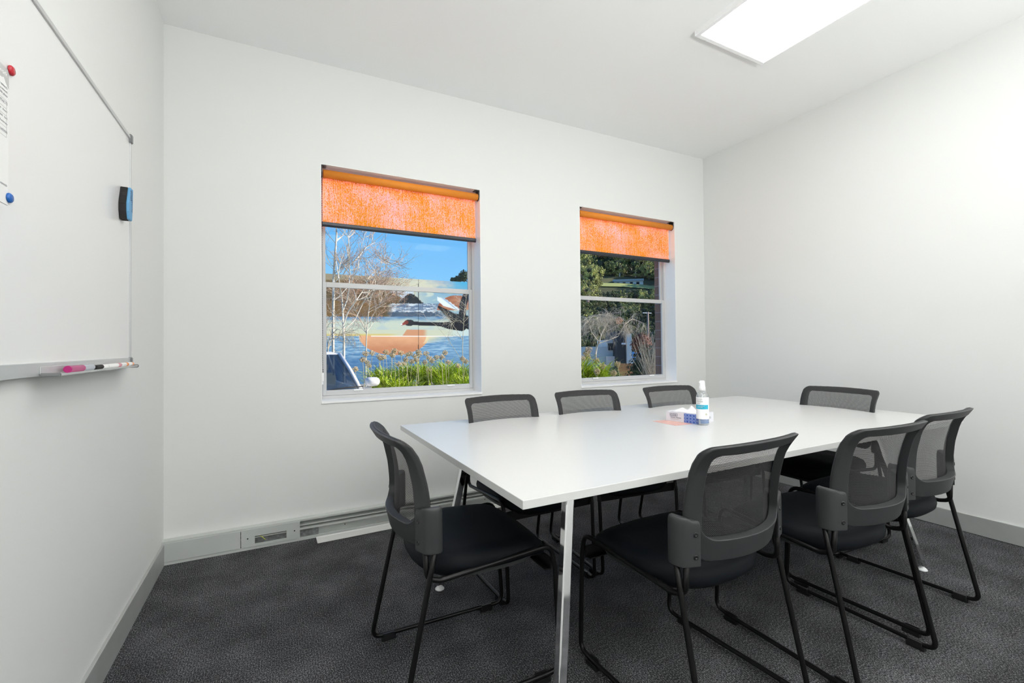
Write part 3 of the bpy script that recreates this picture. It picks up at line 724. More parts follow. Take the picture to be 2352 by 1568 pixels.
for (px_, py_), m_, t in (((30, 163), 'red', 'red round magnet at the top of the notice'), ((26, 455), 'blue', 'blue round magnet at the bottom of the notice')):
    p_ = at(px_, py_, 0, .022); bm = bmesh.new(); lathe(bm, [(0, 0), (.0108, 0), (.0112, .0015), (.0108, .0035), (.008, .0062), (0, .0068)], seg=24)
    o = bm_obj('magnet', bm, M[m_]); o.rotation_euler = (0, pi/2, 0); o.location = (nx+.0009, p_.y, p_.z); tag(o, t, 'magnet', 'round magnets on the whiteboard')

# ------------------------------------------------------------------ outdoors
GZ = -.45
FILL_W = 55
def depth_pt(px, py, d):
    v = Fv + Rv*((px-1176)/FPX) - Uv*((py-784)/FPX)
    return CAM+v*d
M['asphalt'] = mat('asphalt', (.34, .33, .30), .9, var=.2, vscale=3)
M['bark'] = mat('birch_bark', (.74, .66, .54), .7, var=.18, vscale=14)
M['twig'] = mat('brown_twigs', (.50, .36, .25), .8)
M['twiggrey'] = mat('grey_twigs', (.60, .52, .41), .8)
M['darktrunk'] = mat('dark_trunk', (.05, .04, .035), .9)
M['catkin'] = mat('dry_leaves', (.62, .35, .22), .8)
M['leafgreen'] = mat('agapanthus_leaf', (.48, .60, .05), .45, var=.5, vscale=6)
M['seed'] = mat('dry_seed_head', (.62, .50, .32), .8, var=.25, vscale=60)
M['stalk'] = mat('dry_stalk', (.52, .47, .30), .7)
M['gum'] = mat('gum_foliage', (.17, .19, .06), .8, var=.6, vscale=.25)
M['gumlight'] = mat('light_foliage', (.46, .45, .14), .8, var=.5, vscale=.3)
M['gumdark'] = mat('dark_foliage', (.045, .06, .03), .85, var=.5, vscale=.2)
M['hill'] = mat('hill_ground', (.10, .105, .04), .95, var=.5, vscale=.05)
M['lawn'] = mat('sunny_lawn', (.45, .48, .16), .9)
M['carwhite'] = mat('white_car_paint', (.80, .80, .79), .2, coat=.6)
M['tyre'] = mat('tyre', (.02, .02, .02), .8)
M['interior'] = mat('car_interior', (.02, .025, .03), .8)
M['cream'] = mat('cream_headrest', (.50, .46, .36), .7)
M['greyblue'] = mat('grey_blue_cladding', (.62, .65, .63), .7)
M['darkclad'] = mat('charcoal_cladding', (.035, .037, .04), .7)
M['palewall'] = mat('pale_wall', (.88, .78, .72), .8)
M['fence'] = mat('timber_fence', (.62, .26, .09), .7, var=.2, vscale=5)
M['bluecar'] = mat('blue_car_paint', (.08, .28, .62), .25, coat=.5)
M['housewhite'] = mat('house_white', (.75, .76, .76), .6)
M['roofgrey'] = mat('roof_grey', (.38, .42, .46), .6)
M['bushdark'] = mat('dark_bush', (.05, .07, .03), .8, var=.5, vscale=2)
M['redleaf'] = mat('russet_leaves', (.24, .085, .045), .8)
M['wood'] = mat('weathered_pole', (.30, .22, .18), .8)

bm = bmesh.new(); box(bm, -60, 400, .28, 500, GZ-.2, GZ); struct(bm_obj('ground', bm, M['asphalt']), 'asphalt and ground outside', 'ground')
bm = bmesh.new(); box(bm, -2.5, W+4, YB-1.5, .28, 3.31, 3.6); struct(bm_obj('roof', bm, M['roofgrey']), 'unseen flat roof over the room, added for its shadow', 'roof')  # out of view, added so the building throws a deeper shadow

# icosphere template for leaf clumps
def ico(sub):
    b = bmesh.new(); bmesh.ops.create_icosphere(b, subdivisions=sub, radius=1)
    v = [x.co.copy() for x in b.verts]; f = [[q.index for q in x.verts] for x in b.faces]; b.free(); return v, f
IC1, IC2 = ico(1), ico(2)
class Soup:
    def __init__(s): s.v = []; s.f = []; s.m = []
    def ball(s, c, r, t=IC1, rng=None, mi=0, jit=.25):
        n = len(s.v); rng = rng or random
        sx, sy, sz = (r*(1+rng.uniform(-jit, jit)) for _ in range(3))
        for p in t[0]:
            k = 1+rng.uniform(-jit, jit)*.6; s.v.append((c[0]+p.x*sx*k, c[1]+p.y*sy*k, c[2]+p.z*sz*k))
        for q in t[1]: s.f.append([i+n for i in q]); s.m.append(mi)
    def quad(s, c, a, b, mi=0):
        n = len(s.v); c = Vector(c)
        for p in (c-a-b, c+a-b, c+a+b, c-a+b): s.v.append(tuple(p))
        s.f.append([n, n+1, n+2, n+3]); s.m.append(mi)
    def stick(s, p, q, r0, r1, seg=4, mi=0):
        p, q = Vector(p), Vector(q); t = (q-p)
        if t.length < 1e-6: return
        t.normalize(); u = t.cross(Vector((.3, .5, .81))).normalized(); w = t.cross(u); n = len(s.v)
        for c, r in ((p, r0), (q, r1)):
            for k in range(seg):
                a = 2*pi*k/seg; s.v.append(tuple(c+(u*cos(a)+w*sin(a))*r))
        for k in range(seg): s.f.append([n+k, n+(k+1) % seg, n+seg+(k+1) % seg, n+seg+k]); s.m.append(mi)
    def build(s, name, m, parent=None, smooth=False, loc=None):
        me = bpy.data.meshes.new(name); o0 = Vector(loc) if loc is not None else Vector((0, 0, 0))
        me.from_pydata([tuple(Vector(v)-o0) for v in s.v], [], s.f); 
        o = link(name, me, m, parent, smooth)
        me.polygons.foreach_set('material_index', s.m); me.update()
        if loc is not None and parent is None: o.location = loc
        return o

# painted mural wall -------------------------------------------------
MY = 18.3
def lin(c): return tuple(((x/255)/12.92 if x <= 10 else ((x/255+.055)/1.055)**2.4) for x in c)
def mix(a, b, t): t = max(0, min(1, t)); return tuple(x+(y-x)*t for x, y in zip(a, b))
def ss(a, b, x): t = max(0, min(1, (x-a)/(b-a))); return t*t*(3-2*t)
def seg_d(x, y, pts):
    best = 9e9; at_ = 0
    for i in range(len(pts)-1):
        (x0, y0), (x1, y1) = pts[i], pts[i+1]; dx, dy = x1-x0, y1-y0
        t = max(0, min(1, ((x-x0)*dx+(y-y0)*dy)/(dx*dx+dy*dy))); d = sqrt((x-x0-dx*t)**2+(y-y0-dy*t)**2)
        if d < best: best = d; at_ = i+t
    return best, at_
def paint(x, y):
    """the wall painting: sea, hills and two black birds (x, y are the painting's own units)"""
    n = noise.fractal(Vector((x*.02, y*.05, 3)), .6, 2.0, 4)
    n2 = noise.noise(Vector((x*.045, y*.12, 9)))
    c = mix((150, 138, 112), (208, 205, 178), ss(820, 940, x+n*40))
    c = mix(c, (158, 172, 184), ss(930, 1020, x-(y-640)*1.5+n*50)); c = mix(c, (70, 170, 205), ss(1015, 1085, x+(y-640)*1.2+n*25)*ss(690, 640, y))
    if y > 662: c = mix(c, (120, 165, 190), ss(930, 1000, x)*.7*ss(662, 672, y)); c = mix(c, (225, 222, 190), ss(0.05, .5, n2)*.6)
    # left ridge
    r = 640+max(0, (x-850))**1.35*.12
    if y > r and x < 960: c = mix(c, mix((104, 86, 56), (70, 58, 40), .5+n), ss(0, 6, y-r)*ss(960, 930, x+(y-690)*.9))
    if x < 905 and y > 690: c = mix(c, (130, 100, 62), ss(905, 850, x+(y-700)*.8)*.7)
    # pale feathered wing behind the ridge
    if 868 < x < 950 and 662 < y < 790:
        d = (x-868)+(y-790)*.62+12
        if 0 < d < 46: c = mix(c, (175, 190, 215), .75*(.6+.4*sin((x+y)*.9)))
    if 895 < x < 950 and 664 < y < 690 and (x-895)*.5+664 > y-6: c = mix(c, (205, 222, 235), .7+.3*sin(x*1.1))
    # dark ridge
    top = 700-26*ss(905, 942, x) if x < 942 else 674+34*ss(942, 992, x)
    bot = 697+14*ss(950, 992, x)
    if 905 < x < 992 and top+noise.noise(Vector((x*.4, 0, 1)))*3 < y < bot+noise.noise(Vector((x*.3, 5, 1)))*4: c = mix((30, 38, 46), (52, 58, 58), n+.3)
    # cloud bank
    if y > 697 and y < 727 and 885 < x:
        t = ss(885, 905, x)*ss(1040, 990, x); k = noise.fractal(Vector((x*.045, y*.16, 2)), .5, 2, 4)
        c = mix(c, mix((96, 118, 142), (205, 212, 214), .5+k*1.5), t)
        if y > 716+noise.noise(Vector((x*.12, 0, 4)))*5: c = mix(c, (60, 78, 96), t*.85)
    if y >= 727: c = mix((90, 130, 165), (196, 205, 185), ss(727, 741, y+n*4)); c = mix(c, (170, 190, 195), ss(.0, .5, n2)*.5)
    if y >= 757:
        c = mix((202, 205, 178), (214, 190, 110), ss(764, 770, y)*ss(925, 885, x))
        c = mix(c, (196, 212, 205), ss(1020, 1060, x))
        e = 925+(770-y)*.7
        if y < 771 and e < x < 982: c = mix((206, 150, 112), c, ss(970, 984, x))
    if y >= 771:
        w = noise.fractal(Vector((x*.03, y*.35, 7)), .5, 2, 3)
        c = mix((88, 134, 172), (165, 196, 212), .45+w); c = mix(c, (62, 104, 150), ss(800, 838, y)*.6); c = mix(c, (120, 160, 185), ss(1000, 1060, x)*.5)
        q = ((x-905)/80)**2+((y-771)/44)**2
        if q < 1: c = mix((226, 172, 130), (196, 134, 98), (y-771)/44+n*.25-.15*ss(940, 980, x)+.3*ss(820, 870, x)*ss(780, 800, y)); 
        if x > 965 and q > .85 and y < 790-(x-965)*.1: c = mix(c, (226, 214, 170), ss(1050, 975, x)*ss(800, 775, y+(x-975)*.2))
        if abs(y-771.5) < 1.1 and 852 < x < 1060: c = (248, 240, 228)
    # rust disc behind the upper bird
    if ((x-1048)/44)**2+((y-712)/34)**2 < 1 and y < 712: c = mix((150, 88, 64), (190, 140, 108), .5+n2)
    # white fanned wing
    if y < 716 and 1004 < x < 1058:
        up = 681+(x-1005)*.18+max(0, x-1022)*.55+1.6*abs(sin((x-1005)*.42)); dn = 690+(x-1005)*.9 if x < 1018 else 702+(x-1018)*.30
        if up < y < dn: c = mix((228, 238, 246), (140, 162, 182), max(0, sin((x-1056)/(716.5-y+.01)*4))**6*.8)
    # upper bird's back and neck
    d, t = seg_d(x, y, [(1008, 705), (1022, 715), (1040, 728), (1060, 735), (1082, 742)])
    if d < 3+t*3.2: c = mix((32, 36, 42), (60, 62, 62), n+.2)
    d, t = seg_d(x, y, [(1062, 735), (1063, 700), (1072, 676), (1084, 668)])
    if d < 8: c = (38, 42, 48)
    # lower bird: head, bill, neck, body
    d, t = seg_d(x, y, [(946, 742), (975, 743.5), (1010, 744.5), (1030, 747), (1060, 748)])
    if d < 4.2+max(0, t-2)*4: c = (34, 37, 42)
    if ((x-940)/11.5)**2+((y-741)/7.5)**2 < 1: c = (40, 42, 46)
    d, t = seg_d(x, y, [(934, 740), (923, 745.5)])
    if d < 4.2-2.2*t: c = mix((120, 60, 50), (168, 78, 66), t)
    if abs(x-922.5) < 2 and abs(y-744.5) < 1.6: c = (235, 235, 235)
    if abs(x-961) < .6: c = mix(c, (20, 25, 30), .7)
    return c
def top_z(x): return 4.43-.02*(x-2.4)
NX, NZ = 360, 250; mx0, mx1 = -3.0, 12.5
vx0, vx1 = 2.1, 9.3
vv = []; ff = []; cc = []
# pixel frame of the painting: straight linear map fixed to the wall
pA, pB = at(742, 700, 1, MY), at(1076, 700, 1, MY)
zA, zB = at(905, 640, 1, MY).z, at(905, 830, 1, MY).z
xs = [mx0]+[vx0+(vx1-vx0)*i/NX for i in range(NX+1)]+[mx1]
def topof(x): return 4.38
for i, x in enumerate(xs):
    for j in range(NZ+1):
        z = GZ+(4.46-GZ)*j/NZ; vv.append((x, 0, z-GZ))
        v = Vector((x, MY, z))-CAM; dz = v.dot(Fv); px, py = 1176+FPX*v.dot(Rv)/dz, 784-FPX*v.dot(Uv)/dz
        c = paint(px, py) if i not in (0, len(xs)-1) else ((140, 130, 105) if i == 0 else (90, 130, 160)); cc.append((*[min(1, k*1.02) for k in lin(c)], 1))
for i in range(len(xs)-1):
    for j in range(NZ): a = i*(NZ+1)+j; ff.append((a, a+NZ+1, a+NZ+2, a+1))
mr = empty('mural_building', (0, MY, GZ)); tag(mr, 'building with a painted mural of black birds over the sea, beyond the left window', 'building')
me = bpy.data.meshes.new('mural_wall'); me.from_pydata(vv, [], ff)
ca = me.color_attributes.new('paint', 'FLOAT_COLOR', 'POINT'); ca.data.foreach_set('color', [k for c in cc for k in c])
mm_, N_, L_, P_ = nt('mural_paint'); cn = N_.new('ShaderNodeVertexColor'); cn.layer_name = 'paint'; L_.new(cn.outputs['Color'], P_.inputs['Base Color']); P_.inputs['Roughness'].default_value = .8; P_.inputs['Specular IOR Level'].default_value = .1
mo = link('mural_wall', me, mm_, mr); 
bm = bmesh.new(); box(bm, mx0, mx1, .01, 8, 0, 4.46-GZ); bm_obj('building_body', bm, M['roofgrey'], mr)

# branching trees ------------------------------------------------------
def grow(sp, p, d, ln, r, lvl, rng, up=.25, spread=.6, droop=0, twig=None, kids=(3, 4), shrink=.66, leafsoup=None, leafn=0, leafr=.02, mi=0):
    p = Vector(p); d = Vector(d).normalized(); n = 4; pts = [p]
    for k in range(n):
        d = (d+Vector((rng.uniform(-.16, .16), rng.uniform(-.16, .16), rng.uniform(-.12, .12)+up*.12-droop*.28))).normalized()
        q = pts[-1]+d*ln/n; sp.stick(pts[-1], q, r*(1-.45*k/n), r*(1-.45*(k+1)/n), 4 if lvl < 2 else 3, mi if lvl < 2 else 1); pts.append(q)
    if lvl <= 0 or r < .0015:
        pass
    if leafsoup is not None and lvl >= 2:
        for _ in range(leafn):
            q = pts[rng.randint(1, n)]+Vector([rng.uniform(-.05, .05) for _ in range(3)])
            a = Vector([rng.uniform(-1, 1) for _ in range(3)]).normalized()*leafr; b = a.cross(Vector([rng.uniform(-1, 1) for _ in range(3)])).normalized()*leafr*.6
            leafsoup.quad(q, a, b)
    if lvl < MAXL[0]:
        for _ in range(rng.randint(*kids)):
            k = rng.randint(1, n); az = rng.uniform(0, 2*pi); u = d.orthogonal().normalized(); w = d.cross(u)
            nd = (d*(1-spread*.5)+(u*cos(az)+w*sin(az))*spread*rng.uniform(.6, 1.2)).normalized()
            grow(sp, pts[k], nd, ln*shrink*rng.uniform(.75, 1.15), r*.52, lvl+1, rng, up, spread, droop, twig, kids, shrink, leafsoup, leafn, leafr, mi)
MAXL = [3]
def guided(sp, pts, r0, r1, mi=0):
    for i in range(len(pts)-1):
        a = r0+(r1-r0)*i/(len(pts)-1); b = r0+(r1-r0)*(i+1)/(len(pts)-1); sp.stick(pts[i], pts[i+1], a, b, 6, mi)
def bare_tree(name, label, cat, Y, mains, seed, maxl=3, sub=9, ln=.9, leafn=2, up=.5, spread=.55, droop=0, mats=('bark', 'twig'), leafm='catkin', group=None, r_sub=.012, leafr=.010, kids=(3, 4), rootz=GZ, yj=.5):
    rng = random.Random(seed); sp = Soup(); lf = Soup(); MAXL[0] = maxl
    base = None
    for pts_px, r0, r1, nsub in mains:
        P = []
        for i, (px, py) in enumerate(pts_px):
            q = at(px, py, 1, Y); 
            if i: q = at(px, py, 1, Y+rng.uniform(-yj, yj)*min(1, i/3))
            P.append(q)
        if base is None:
            b0 = P[0].copy(); b0.z = rootz; P = [b0]+P; base = b0
        guided(sp, P, r0, r1)
        for _ in range(nsub):
            k = rng.randint(len(P)//3, len(P)-2); t = rng.random(); q = P[k].lerp(P[k+1], t); d = (P[k+1]-P[k]).normalized()
            az = rng.uniform(0, 2*pi); u = d.orthogonal().normalized(); w = d.cross(u)
            nd = d*.7+(u*cos(az)+w*sin(az))*spread*1.3
            grow(sp, q, nd, ln*rng.uniform(.6, 1.2), r_sub, 1, rng, up, spread, droop, kids=kids, leafsoup=lf, leafn=leafn, leafr=leafr)
    r = empty(name, base); tag(r, label, cat, group)
    o = sp.build('branches', [M[mats[0]], M[mats[1]]], None, loc=base); o.parent = r; o.location = (0, 0, 0)
    if lf.f: o = lf.build('dry_leaves', M[leafm], None, loc=base); o.parent = r; o.location = (0, 0, 0)
    return r
GB = 'bare birches beyond the left window'
bare_tree('birch_tree', 'bare birch with straight white trunk furthest left in the left window', 'tree', 11.0,
  [([(765, 830), (765, 740), (766, 690), (766, 640), (770, 580), (773, 540), (772, 500), (778, 440)], .050, .018, 12),
   ([(771, 555), (783, 545), (796, 525), (806, 500)], .016, .008, 5), ([(766, 650), (790, 628), (812, 600), (838, 570), (862, 556)], .014, .004, 7),
   ([(766, 690), (780, 680), (796, 662), (806, 650), (820, 622), (826, 590), (832, 560), (840, 530)], .016, .006, 9)], 11, ln=.75, leafn=2)
bare_tree('birch_tree', 'bare birch with forked pale trunk, right of the straight white one', 'tree', 10.2,
  [([(790, 840), (790, 770), (788, 730), (786, 690), (778, 640), (772, 600)], .045, .012, 4),
   ([(789, 745), (800, 715), (818, 690), (832, 670), (845, 640), (862, 622)], .020, .006, 7),
   ([(787, 715), (797, 690), (802, 660), (803, 610), (801, 560), (800, 520)], .018, .008, 9),
   ([(791, 757), (815, 735), (832, 700), (848, 668), (860, 640), (880, 600), (892, 580)], .014, .004, 10),
   ([(820, 690), (842, 680), (868, 650), (890, 610), (900, 585)], .010, .003, 8)], 23, ln=.7, leafn=2)
bare_tree('birch_tree', 'bare rusty twigged birch in front of the mural hills, behind the other two birches', 'tree', 12.6,
  [([(840, 830), (842, 770), (846, 720), (850, 690), (862, 660), (876, 640)], .025, .008, 22),
   ([(846, 740), (862, 715), (880, 690), (895, 672)], .012, .004, 18), ([(842, 760), (825, 730), (812, 700), (800, 680)], .012, .004, 20)], 31, ln=.7, leafn=4, up=.2, leafr=.010, kids=(4, 5))
for o_ in COL.objects:
    if o_.name.startswith('birch_tree'): o_['group'] = GB
bare_tree('bare_shrub', 'tangled bare grey shrub behind the white car', 'shrub', 8.6,
  [([(752, 830), (754, 790), (760, 770), (775, 755)], .022, .01, 16), ([(754, 800), (762, 780), (790, 765), (815, 762)], .014, .006, 14), ([(753, 790), (748, 760), (752, 730)], .012, .005, 10)], 41, ln=.40, leafn=0, up=0, spread=.9, droop=.35, mats=('twiggrey', 'twiggrey'), r_sub=.007, kids=(3, 4), yj=.2)
bare_tree('bare_shrub', 'small bare shrub with curly top at the right edge of the left window', 'shrub', 8.3,
  [([(1064, 850), (1062, 800), (1064, 760), (1066, 720), (1070, 690)], .012, .005, 14), ([(1062, 780), (1050, 760), (1036, 740), (1024, 715)], .007, .002, 5), ([(1062, 830), (1030, 780), (1000, 745), (962, 724)], .006, .0015, 1), ([(1066, 745), (1056, 735), (1044, 738), (1034, 748)], .007, .003, 8)], 43, ln=.35, leafn=0, up=.1, spread=.8, droop=.2, mats=('twiggrey', 'twiggrey'), r_sub=.005, kids=(3, 4), yj=.2)
# weeping tree in the right window
bare_tree('weeping_tree', 'bare weeping tree with tangled hanging twigs seen through the right window', 'tree', 7.2,
  [([(1367, 850), (1368, 815), (1371, 795), (1376, 785)], .030, .022, 0),
   ([(1376, 785), (1382, 765), (1395, 742), (1402, 728), (1398, 718)], .018, .006, 28), ([(1376, 785), (1360, 765), (1352, 740), (1345, 728)], .016, .006, 28),
   ([(1376, 788), (1400, 780), (1420, 772), (1435, 745), (1452, 732), (1470, 738), (1480, 748)], .013, .003, 20), ([(1380, 770), (1372, 745), (1370, 725)], .012, .005, 26), ([(1395, 760), (1412, 750), (1425, 742), (1440, 740)], .010, .004, 12)],
  53, ln=.36, leafn=0, up=0, spread=.9, droop=.95, mats=('twiggrey', 'twiggrey'), r_sub=.0055, kids=(4, 5), yj=.35)

# agapanthus --------------------------------------------------------------
def leaves(name, label, spots, seed, n_per):
    rng = random.Random(seed); sp = Soup()
    for (x, y, z, h) in spots:
        for _ in range(n_per):
            az = rng.uniform(0, 2*pi); L0 = h*rng.uniform(.7, 1.25); d = Vector((cos(az), sin(az), 0)); wv = Vector((-sin(az), cos(az), 0))*rng.uniform(.014, .024)
            p = Vector((x+rng.uniform(-.12, .12), y+rng.uniform(-.12, .12), z)); el = rng.uniform(.7, 1.45); prev = None; n0 = len(sp.v)
            for k in range(6):
                t = k/5; q = p+d*(L0*(cos(el)*t+.35*t*t))+Vector((0, 0, L0*(sin(el)*t-.42*t*t*rng.uniform(.8, 1.1))))
                w = wv*(1-t*.92); sp.v += [tuple(q-w), tuple(q+w)]
                if k: a = n0+2*(k-1); sp.f.append([a, a+1, a+3, a+2]); sp.m.append(0)
    o = sp.build(name, M['leafgreen']); tag(o, label, 'plant', kind='stuff'); return o
rng = random.Random(5)
sp1 = []
for i in range(70):
    x = 2.5+4.2*rng.random(); y = 5.6+2.4*rng.random(); sp1.append((x, y, -.04+.16*rng.random()+(y-5.6)*.13+(x-2.5)*.02, .66))
leaves('agapanthus_leaves', 'bright green strap leaves in a bed under the mural, left window', sp1, 3, 80)
c_ = at(1352, 850, 1, 3.9)
sp2 = [(c_.x+rng.uniform(-.55, .22), 3.9+rng.uniform(-.35, .35), -.05+.66*rng.random(), .62) for i in range(60)]
leaves('agapanthus_leaves', 'bright green strap leaves at the lower left of the right window', sp2, 4, 46)
def make_head():
    r = empty('agapanthus_seed_head', (0, 0, 0)); rg = random.Random(2); sp = Soup(); c = Vector((0, 0, 0))
    for k in range(80):
        v = Vector([rg.gauss(0, 1) for _ in range(3)]).normalized(); v.z = v.z*.85+.1; q = v*.062*rg.uniform(.7, 1.05)
        sp.stick(c, q, .0012, .0012, 3); sp.ball(q, .0085, IC1, rg)
    h = sp.build('seed_head', M['seed'], r)
    s2 = Soup(); s2.stick((0, 0, -1.2), (0, 0, 0), .007, .0045, 5); s2.build('stalk', M['stalk'], r)
    return r
hp = make_head(); first = True
heads = [(840, 812), (855, 811), (874, 822), (886, 809), (870, 818), (899, 813), (906, 806), (921, 811), (902, 816), (942, 812), (935, 815), (952, 818), (961, 808), (963, 814), (957, 826), (946, 830), (926, 836), (915, 836), (932, 826), (979, 812), (986, 822), (976, 832), (1002, 821), (1014, 820), (1022, 810), (992, 828), (1030, 832), (844, 832), (847, 840), (816, 848), (1062, 824), (1070, 830), (1053, 840), (985, 850), (833, 826), (880, 821)]
for i, (px, py) in enumerate(heads):
    d = 9.1+((i*37) % 17)/10; p = depth_pt(px, py, d)
    o = hp if first else copy_tree(hp); first = False
    o.location = p; o.scale = (1, 1, (p.z-GZ+.05)/1.2*.98 if False else 1); o.rotation_euler = (((i*13) % 7-3)*.04, ((i*29) % 9-4)*.035, i)
    tag(o, 'dry brown round seed head standing over the green bed in the left window', 'seed head', 'dry seed heads over the bed in the left window')
heads2 = [(1352, 803), (1347, 812), (1349, 820), (1336, 824), (1369, 828), (1371, 853), (1384, 841), (1418, 836), (1409, 857)]
for i, (px, py) in enumerate(heads2):
    p = depth_pt(px, py, 7.9+(i*7 % 5)*.15); o = copy_tree(hp); o.location = p; o.rotation_euler = (((i*13) % 7-3)*.06, ((i*29) % 9-4)*.05, i)
    tag(o, 'dry brown round seed head at the lower left of the right window', 'seed head', 'dry seed heads in the right window')

# white car ------------------------------------------------------------------
car = empty('parked_car', (.93, 5.2, GZ)); tag(car, 'white parked car facing the left window', 'car'); car.rotation_euler = (0, 0, radians(3))
# local: nose towards -y, windscreen base at y=-.75
def loft(secs, m, name, par, smooth=True, close=True):
    bm = bmesh.new(); V = [[bm.verts.new(p) for p in s] for s in secs]; n = len(secs[0])
    for a, b in zip(V, V[1:]):
        for k in range(n if close else n-1): bm.faces.new((a[k], a[(k+1) % n], b[(k+1) % n], b[k]))
    if close: bm.faces.new(V[0]); bm.faces.new(V[-1])
    o = bm_obj(name, bm, m, par, smooth); return o
def sec(y, w, z0, z1, wt=None, crown=.03):
    wt = wt or w*.93
    R_ = [(-w*.93, z0), (-w, z0+.12), (-w, z0+(z1-z0)*.7), (-wt, z1-.02)]
    C_ = [(-wt*.5, z1+crown*.7), (0, z1+crown), (wt*.5, z1+crown*.7)]
    P = R_+C_+[(-x, z) for x, z in R_[::-1]]
    return [(x, y, z) for x, z in P]
body = loft([sec(-1.92, .62, .30, .52, crown=.01), sec(-1.80, .78, .22, .70), sec(-1.35, .85, .2, .84), sec(-.75, .87, .2, .93), sec(.2, .88, .2, .96), sec(1.3, .88, .2, .96), sec(2.1, .84, .25, .95), sec(2.25, .74, .35, .80, crown=.01)], M['carwhite'], 'car_body', car); bev(body, .01)
# glasshouse: lower ring (z .95) and roof ring (z 1.46)
lowr = [(-.80, 1.9), (.80, 1.9), (.80, -.55), (.55, -.72), (0, -.80), (-.55, -.72), (-.80, -.55)]
upr = [(-.58, 1.5), (.58, 1.5), (.60, .18), (.42, .06), (0, .0), (-.42, .06), (-.60, .18)]
gb = bmesh.new(); a = [gb.verts.new((x, y, .945)) for x, y in lowr]; b = [gb.verts.new((x, y, 1.505)) for x, y in upr]
for k in range(7):
    f = gb.faces.new((a[k], a[(k+1) % 7], b[(k+1) % 7], b[k]))
bm_obj('windscreen', gb, M['carglass'], car, True)
rb_ = bmesh.new(); sec_up = [(x*1.03, y) for x, y in upr]
ra = [rb_.verts.new((x, y, 1.50)) for x, y in sec_up]; rc = [rb_.verts.new((x*.8, .8+(y-.8)*.88, 1.55)) for x, y in upr]
rb_.faces.new(ra[::-1]); rb_.faces.new(rc)
for k in range(7): rb_.faces.new((ra[k], ra[(k+1) % 7], rc[(k+1) % 7], rc[k]))
bm_obj('car_roof', rb_, M['carwhite'], car)
for k, nm in ((2, 'front_pillar'), (6, 'front_pillar'), (0, 'rear_pillar'), (1, 'rear_pillar')):
    p = Vector((*lowr[k], .94)); q = Vector((*upr[k], 1.51)); p2 = p+Vector((0, 0, 0)); bm = bmesh.new(); tube(bm, [p, (p+q)/2+Vector((.012*(1 if p.x > 0 else -1), 0, .012)), q], .034, 8); bm_obj(nm, bm, M['carwhite'], car)
bm = bmesh.new(); box(bm, -.70, .70, -.35, .15, .80, .93, bevel=.03); bm_obj('dashboard', bm, M['interior'], car)
for x in (-.36, .36):
    bm = bmesh.new(); box(bm, x-.24, x+.24, .55, .75, .6, 1.16, bevel=.05); box(bm, x-.12, x+.12, .58, .68, 1.18, 1.34, bevel=.03); bm_obj('front_seat', bm, M['cream'] if x > 0 else M['interior'], car)
for x in (-.3, .28):
    bm = bmesh.new(); tube(bm, [(x, -.80, .965), (x+.30, -.70, .985), (x+.55, -.62, .985)], .010, 6); bm_obj('wiper', bm, M['felt'], car)
for s_ in (-1, 1):
    mp_ = bmesh.new(); Vr = []
    for y, k in ((-.10, .25), (-.08, .7), (-.02, 1), (.05, 1), (.08, .85)):
        Vr.append([mp_.verts.new((s_*1.01+.12*k*math.copysign(abs(cos(t*pi/8))**.6, cos(t*pi/8)), -.50+y, 1.045+.078*k*math.copysign(abs(sin(t*pi/8))**(.6 if cos(t*pi/8)*s_ < 0 else 1), sin(t*pi/8)))) for t in range(16)])
    for p, q in zip(Vr, Vr[1:]):
        for k in range(16): mp_.faces.new((p[k], p[(k+1) % 16], q[(k+1) % 16], q[k]))
    mp_.faces.new(Vr[0]); mp_.faces.new(Vr[-1])
    wm = bm_obj('wing_mirror', mp_, M['carwhite'], car, True)
    bm = bmesh.new(); box(bm, s_*.93-.05, s_*.93+.05, -.53, -.46, .90, .97, bevel=.01); bm_obj('mirror_foot', bm, M['carwhite'], wm)
    for y in (-1.25, 1.35):
        bm = bmesh.new(); prism(bm, [(y+.31*cos(t*pi/14), .31+.31*sin(t*pi/14)) for t in range(28)], s_*.70 if s_ > 0 else -.895, .895 if s_ > 0 else -.70, axis='x'); bev(bm_obj('wheel', bm, M['tyre'], car), .02)
    bm = bmesh.new(); box(bm, s_*.62-.13, s_*.62+.13, -1.86, -1.70, .56, .68, bevel=.03); bm_obj('headlamp', bm, M['glass'], car)

# things through the right window -----------------------------------------------
def far_box(name, label, cat, px0, px1, pyt, pyb, d, thick, m, parent=None):
    a, b = depth_pt(px0, pyb, d), depth_pt(px1, pyb, d); zt = depth_pt((px0+px1)/2, pyt, d).z; zb = min(a.z, b.z)
    if parent is None and zb > GZ: zb = zb
    dx = Vector((b.x-a.x, b.y-a.y, 0)); L_ = dx.length; ang = atan2(dx.y, dx.x)
    bm = bmesh.new(); box(bm, 0, L_, 0, thick, 0, zt-zb)
    o = bm_obj(name, bm, M[m]); o.location = (a.x, a.y, zb); o.rotation_euler = (0, 0, ang)
    if parent:
        mw = o.matrix_basis.copy(); o.parent = parent; o.matrix_parent_inverse = Matrix.Identity(4); o.matrix_basis = parent.matrix_basis.inverted() @ mw
    else: tag(o, label, cat)
    return o
bpy.context.view_layer.update()
sh = empty('small_building', depth_pt(1380, 870, 26)); sh.location.z = GZ; tag(sh, 'low grey-blue building with a tall charcoal block, behind the weeping tree', 'building')
far_box('side_wall', '', '', 1330, 1420, 796, 872, 26, 3, 'greyblue', sh)
far_box('window', '', '', 1397, 1415, 788, 804, 25.95, .03, 'darkclad', sh)
far_box('upper_wall', '', '', 1394, 1420, 780, 797, 26, 3, 'greyblue', sh)
far_box('pale_wall', '', '', 1395, 1413, 818, 842, 25.6, .3, 'palewall', sh)
far_box('charcoal_block', '', '', 1418, 1441, 760, 872, 25, 3, 'darkclad', sh)
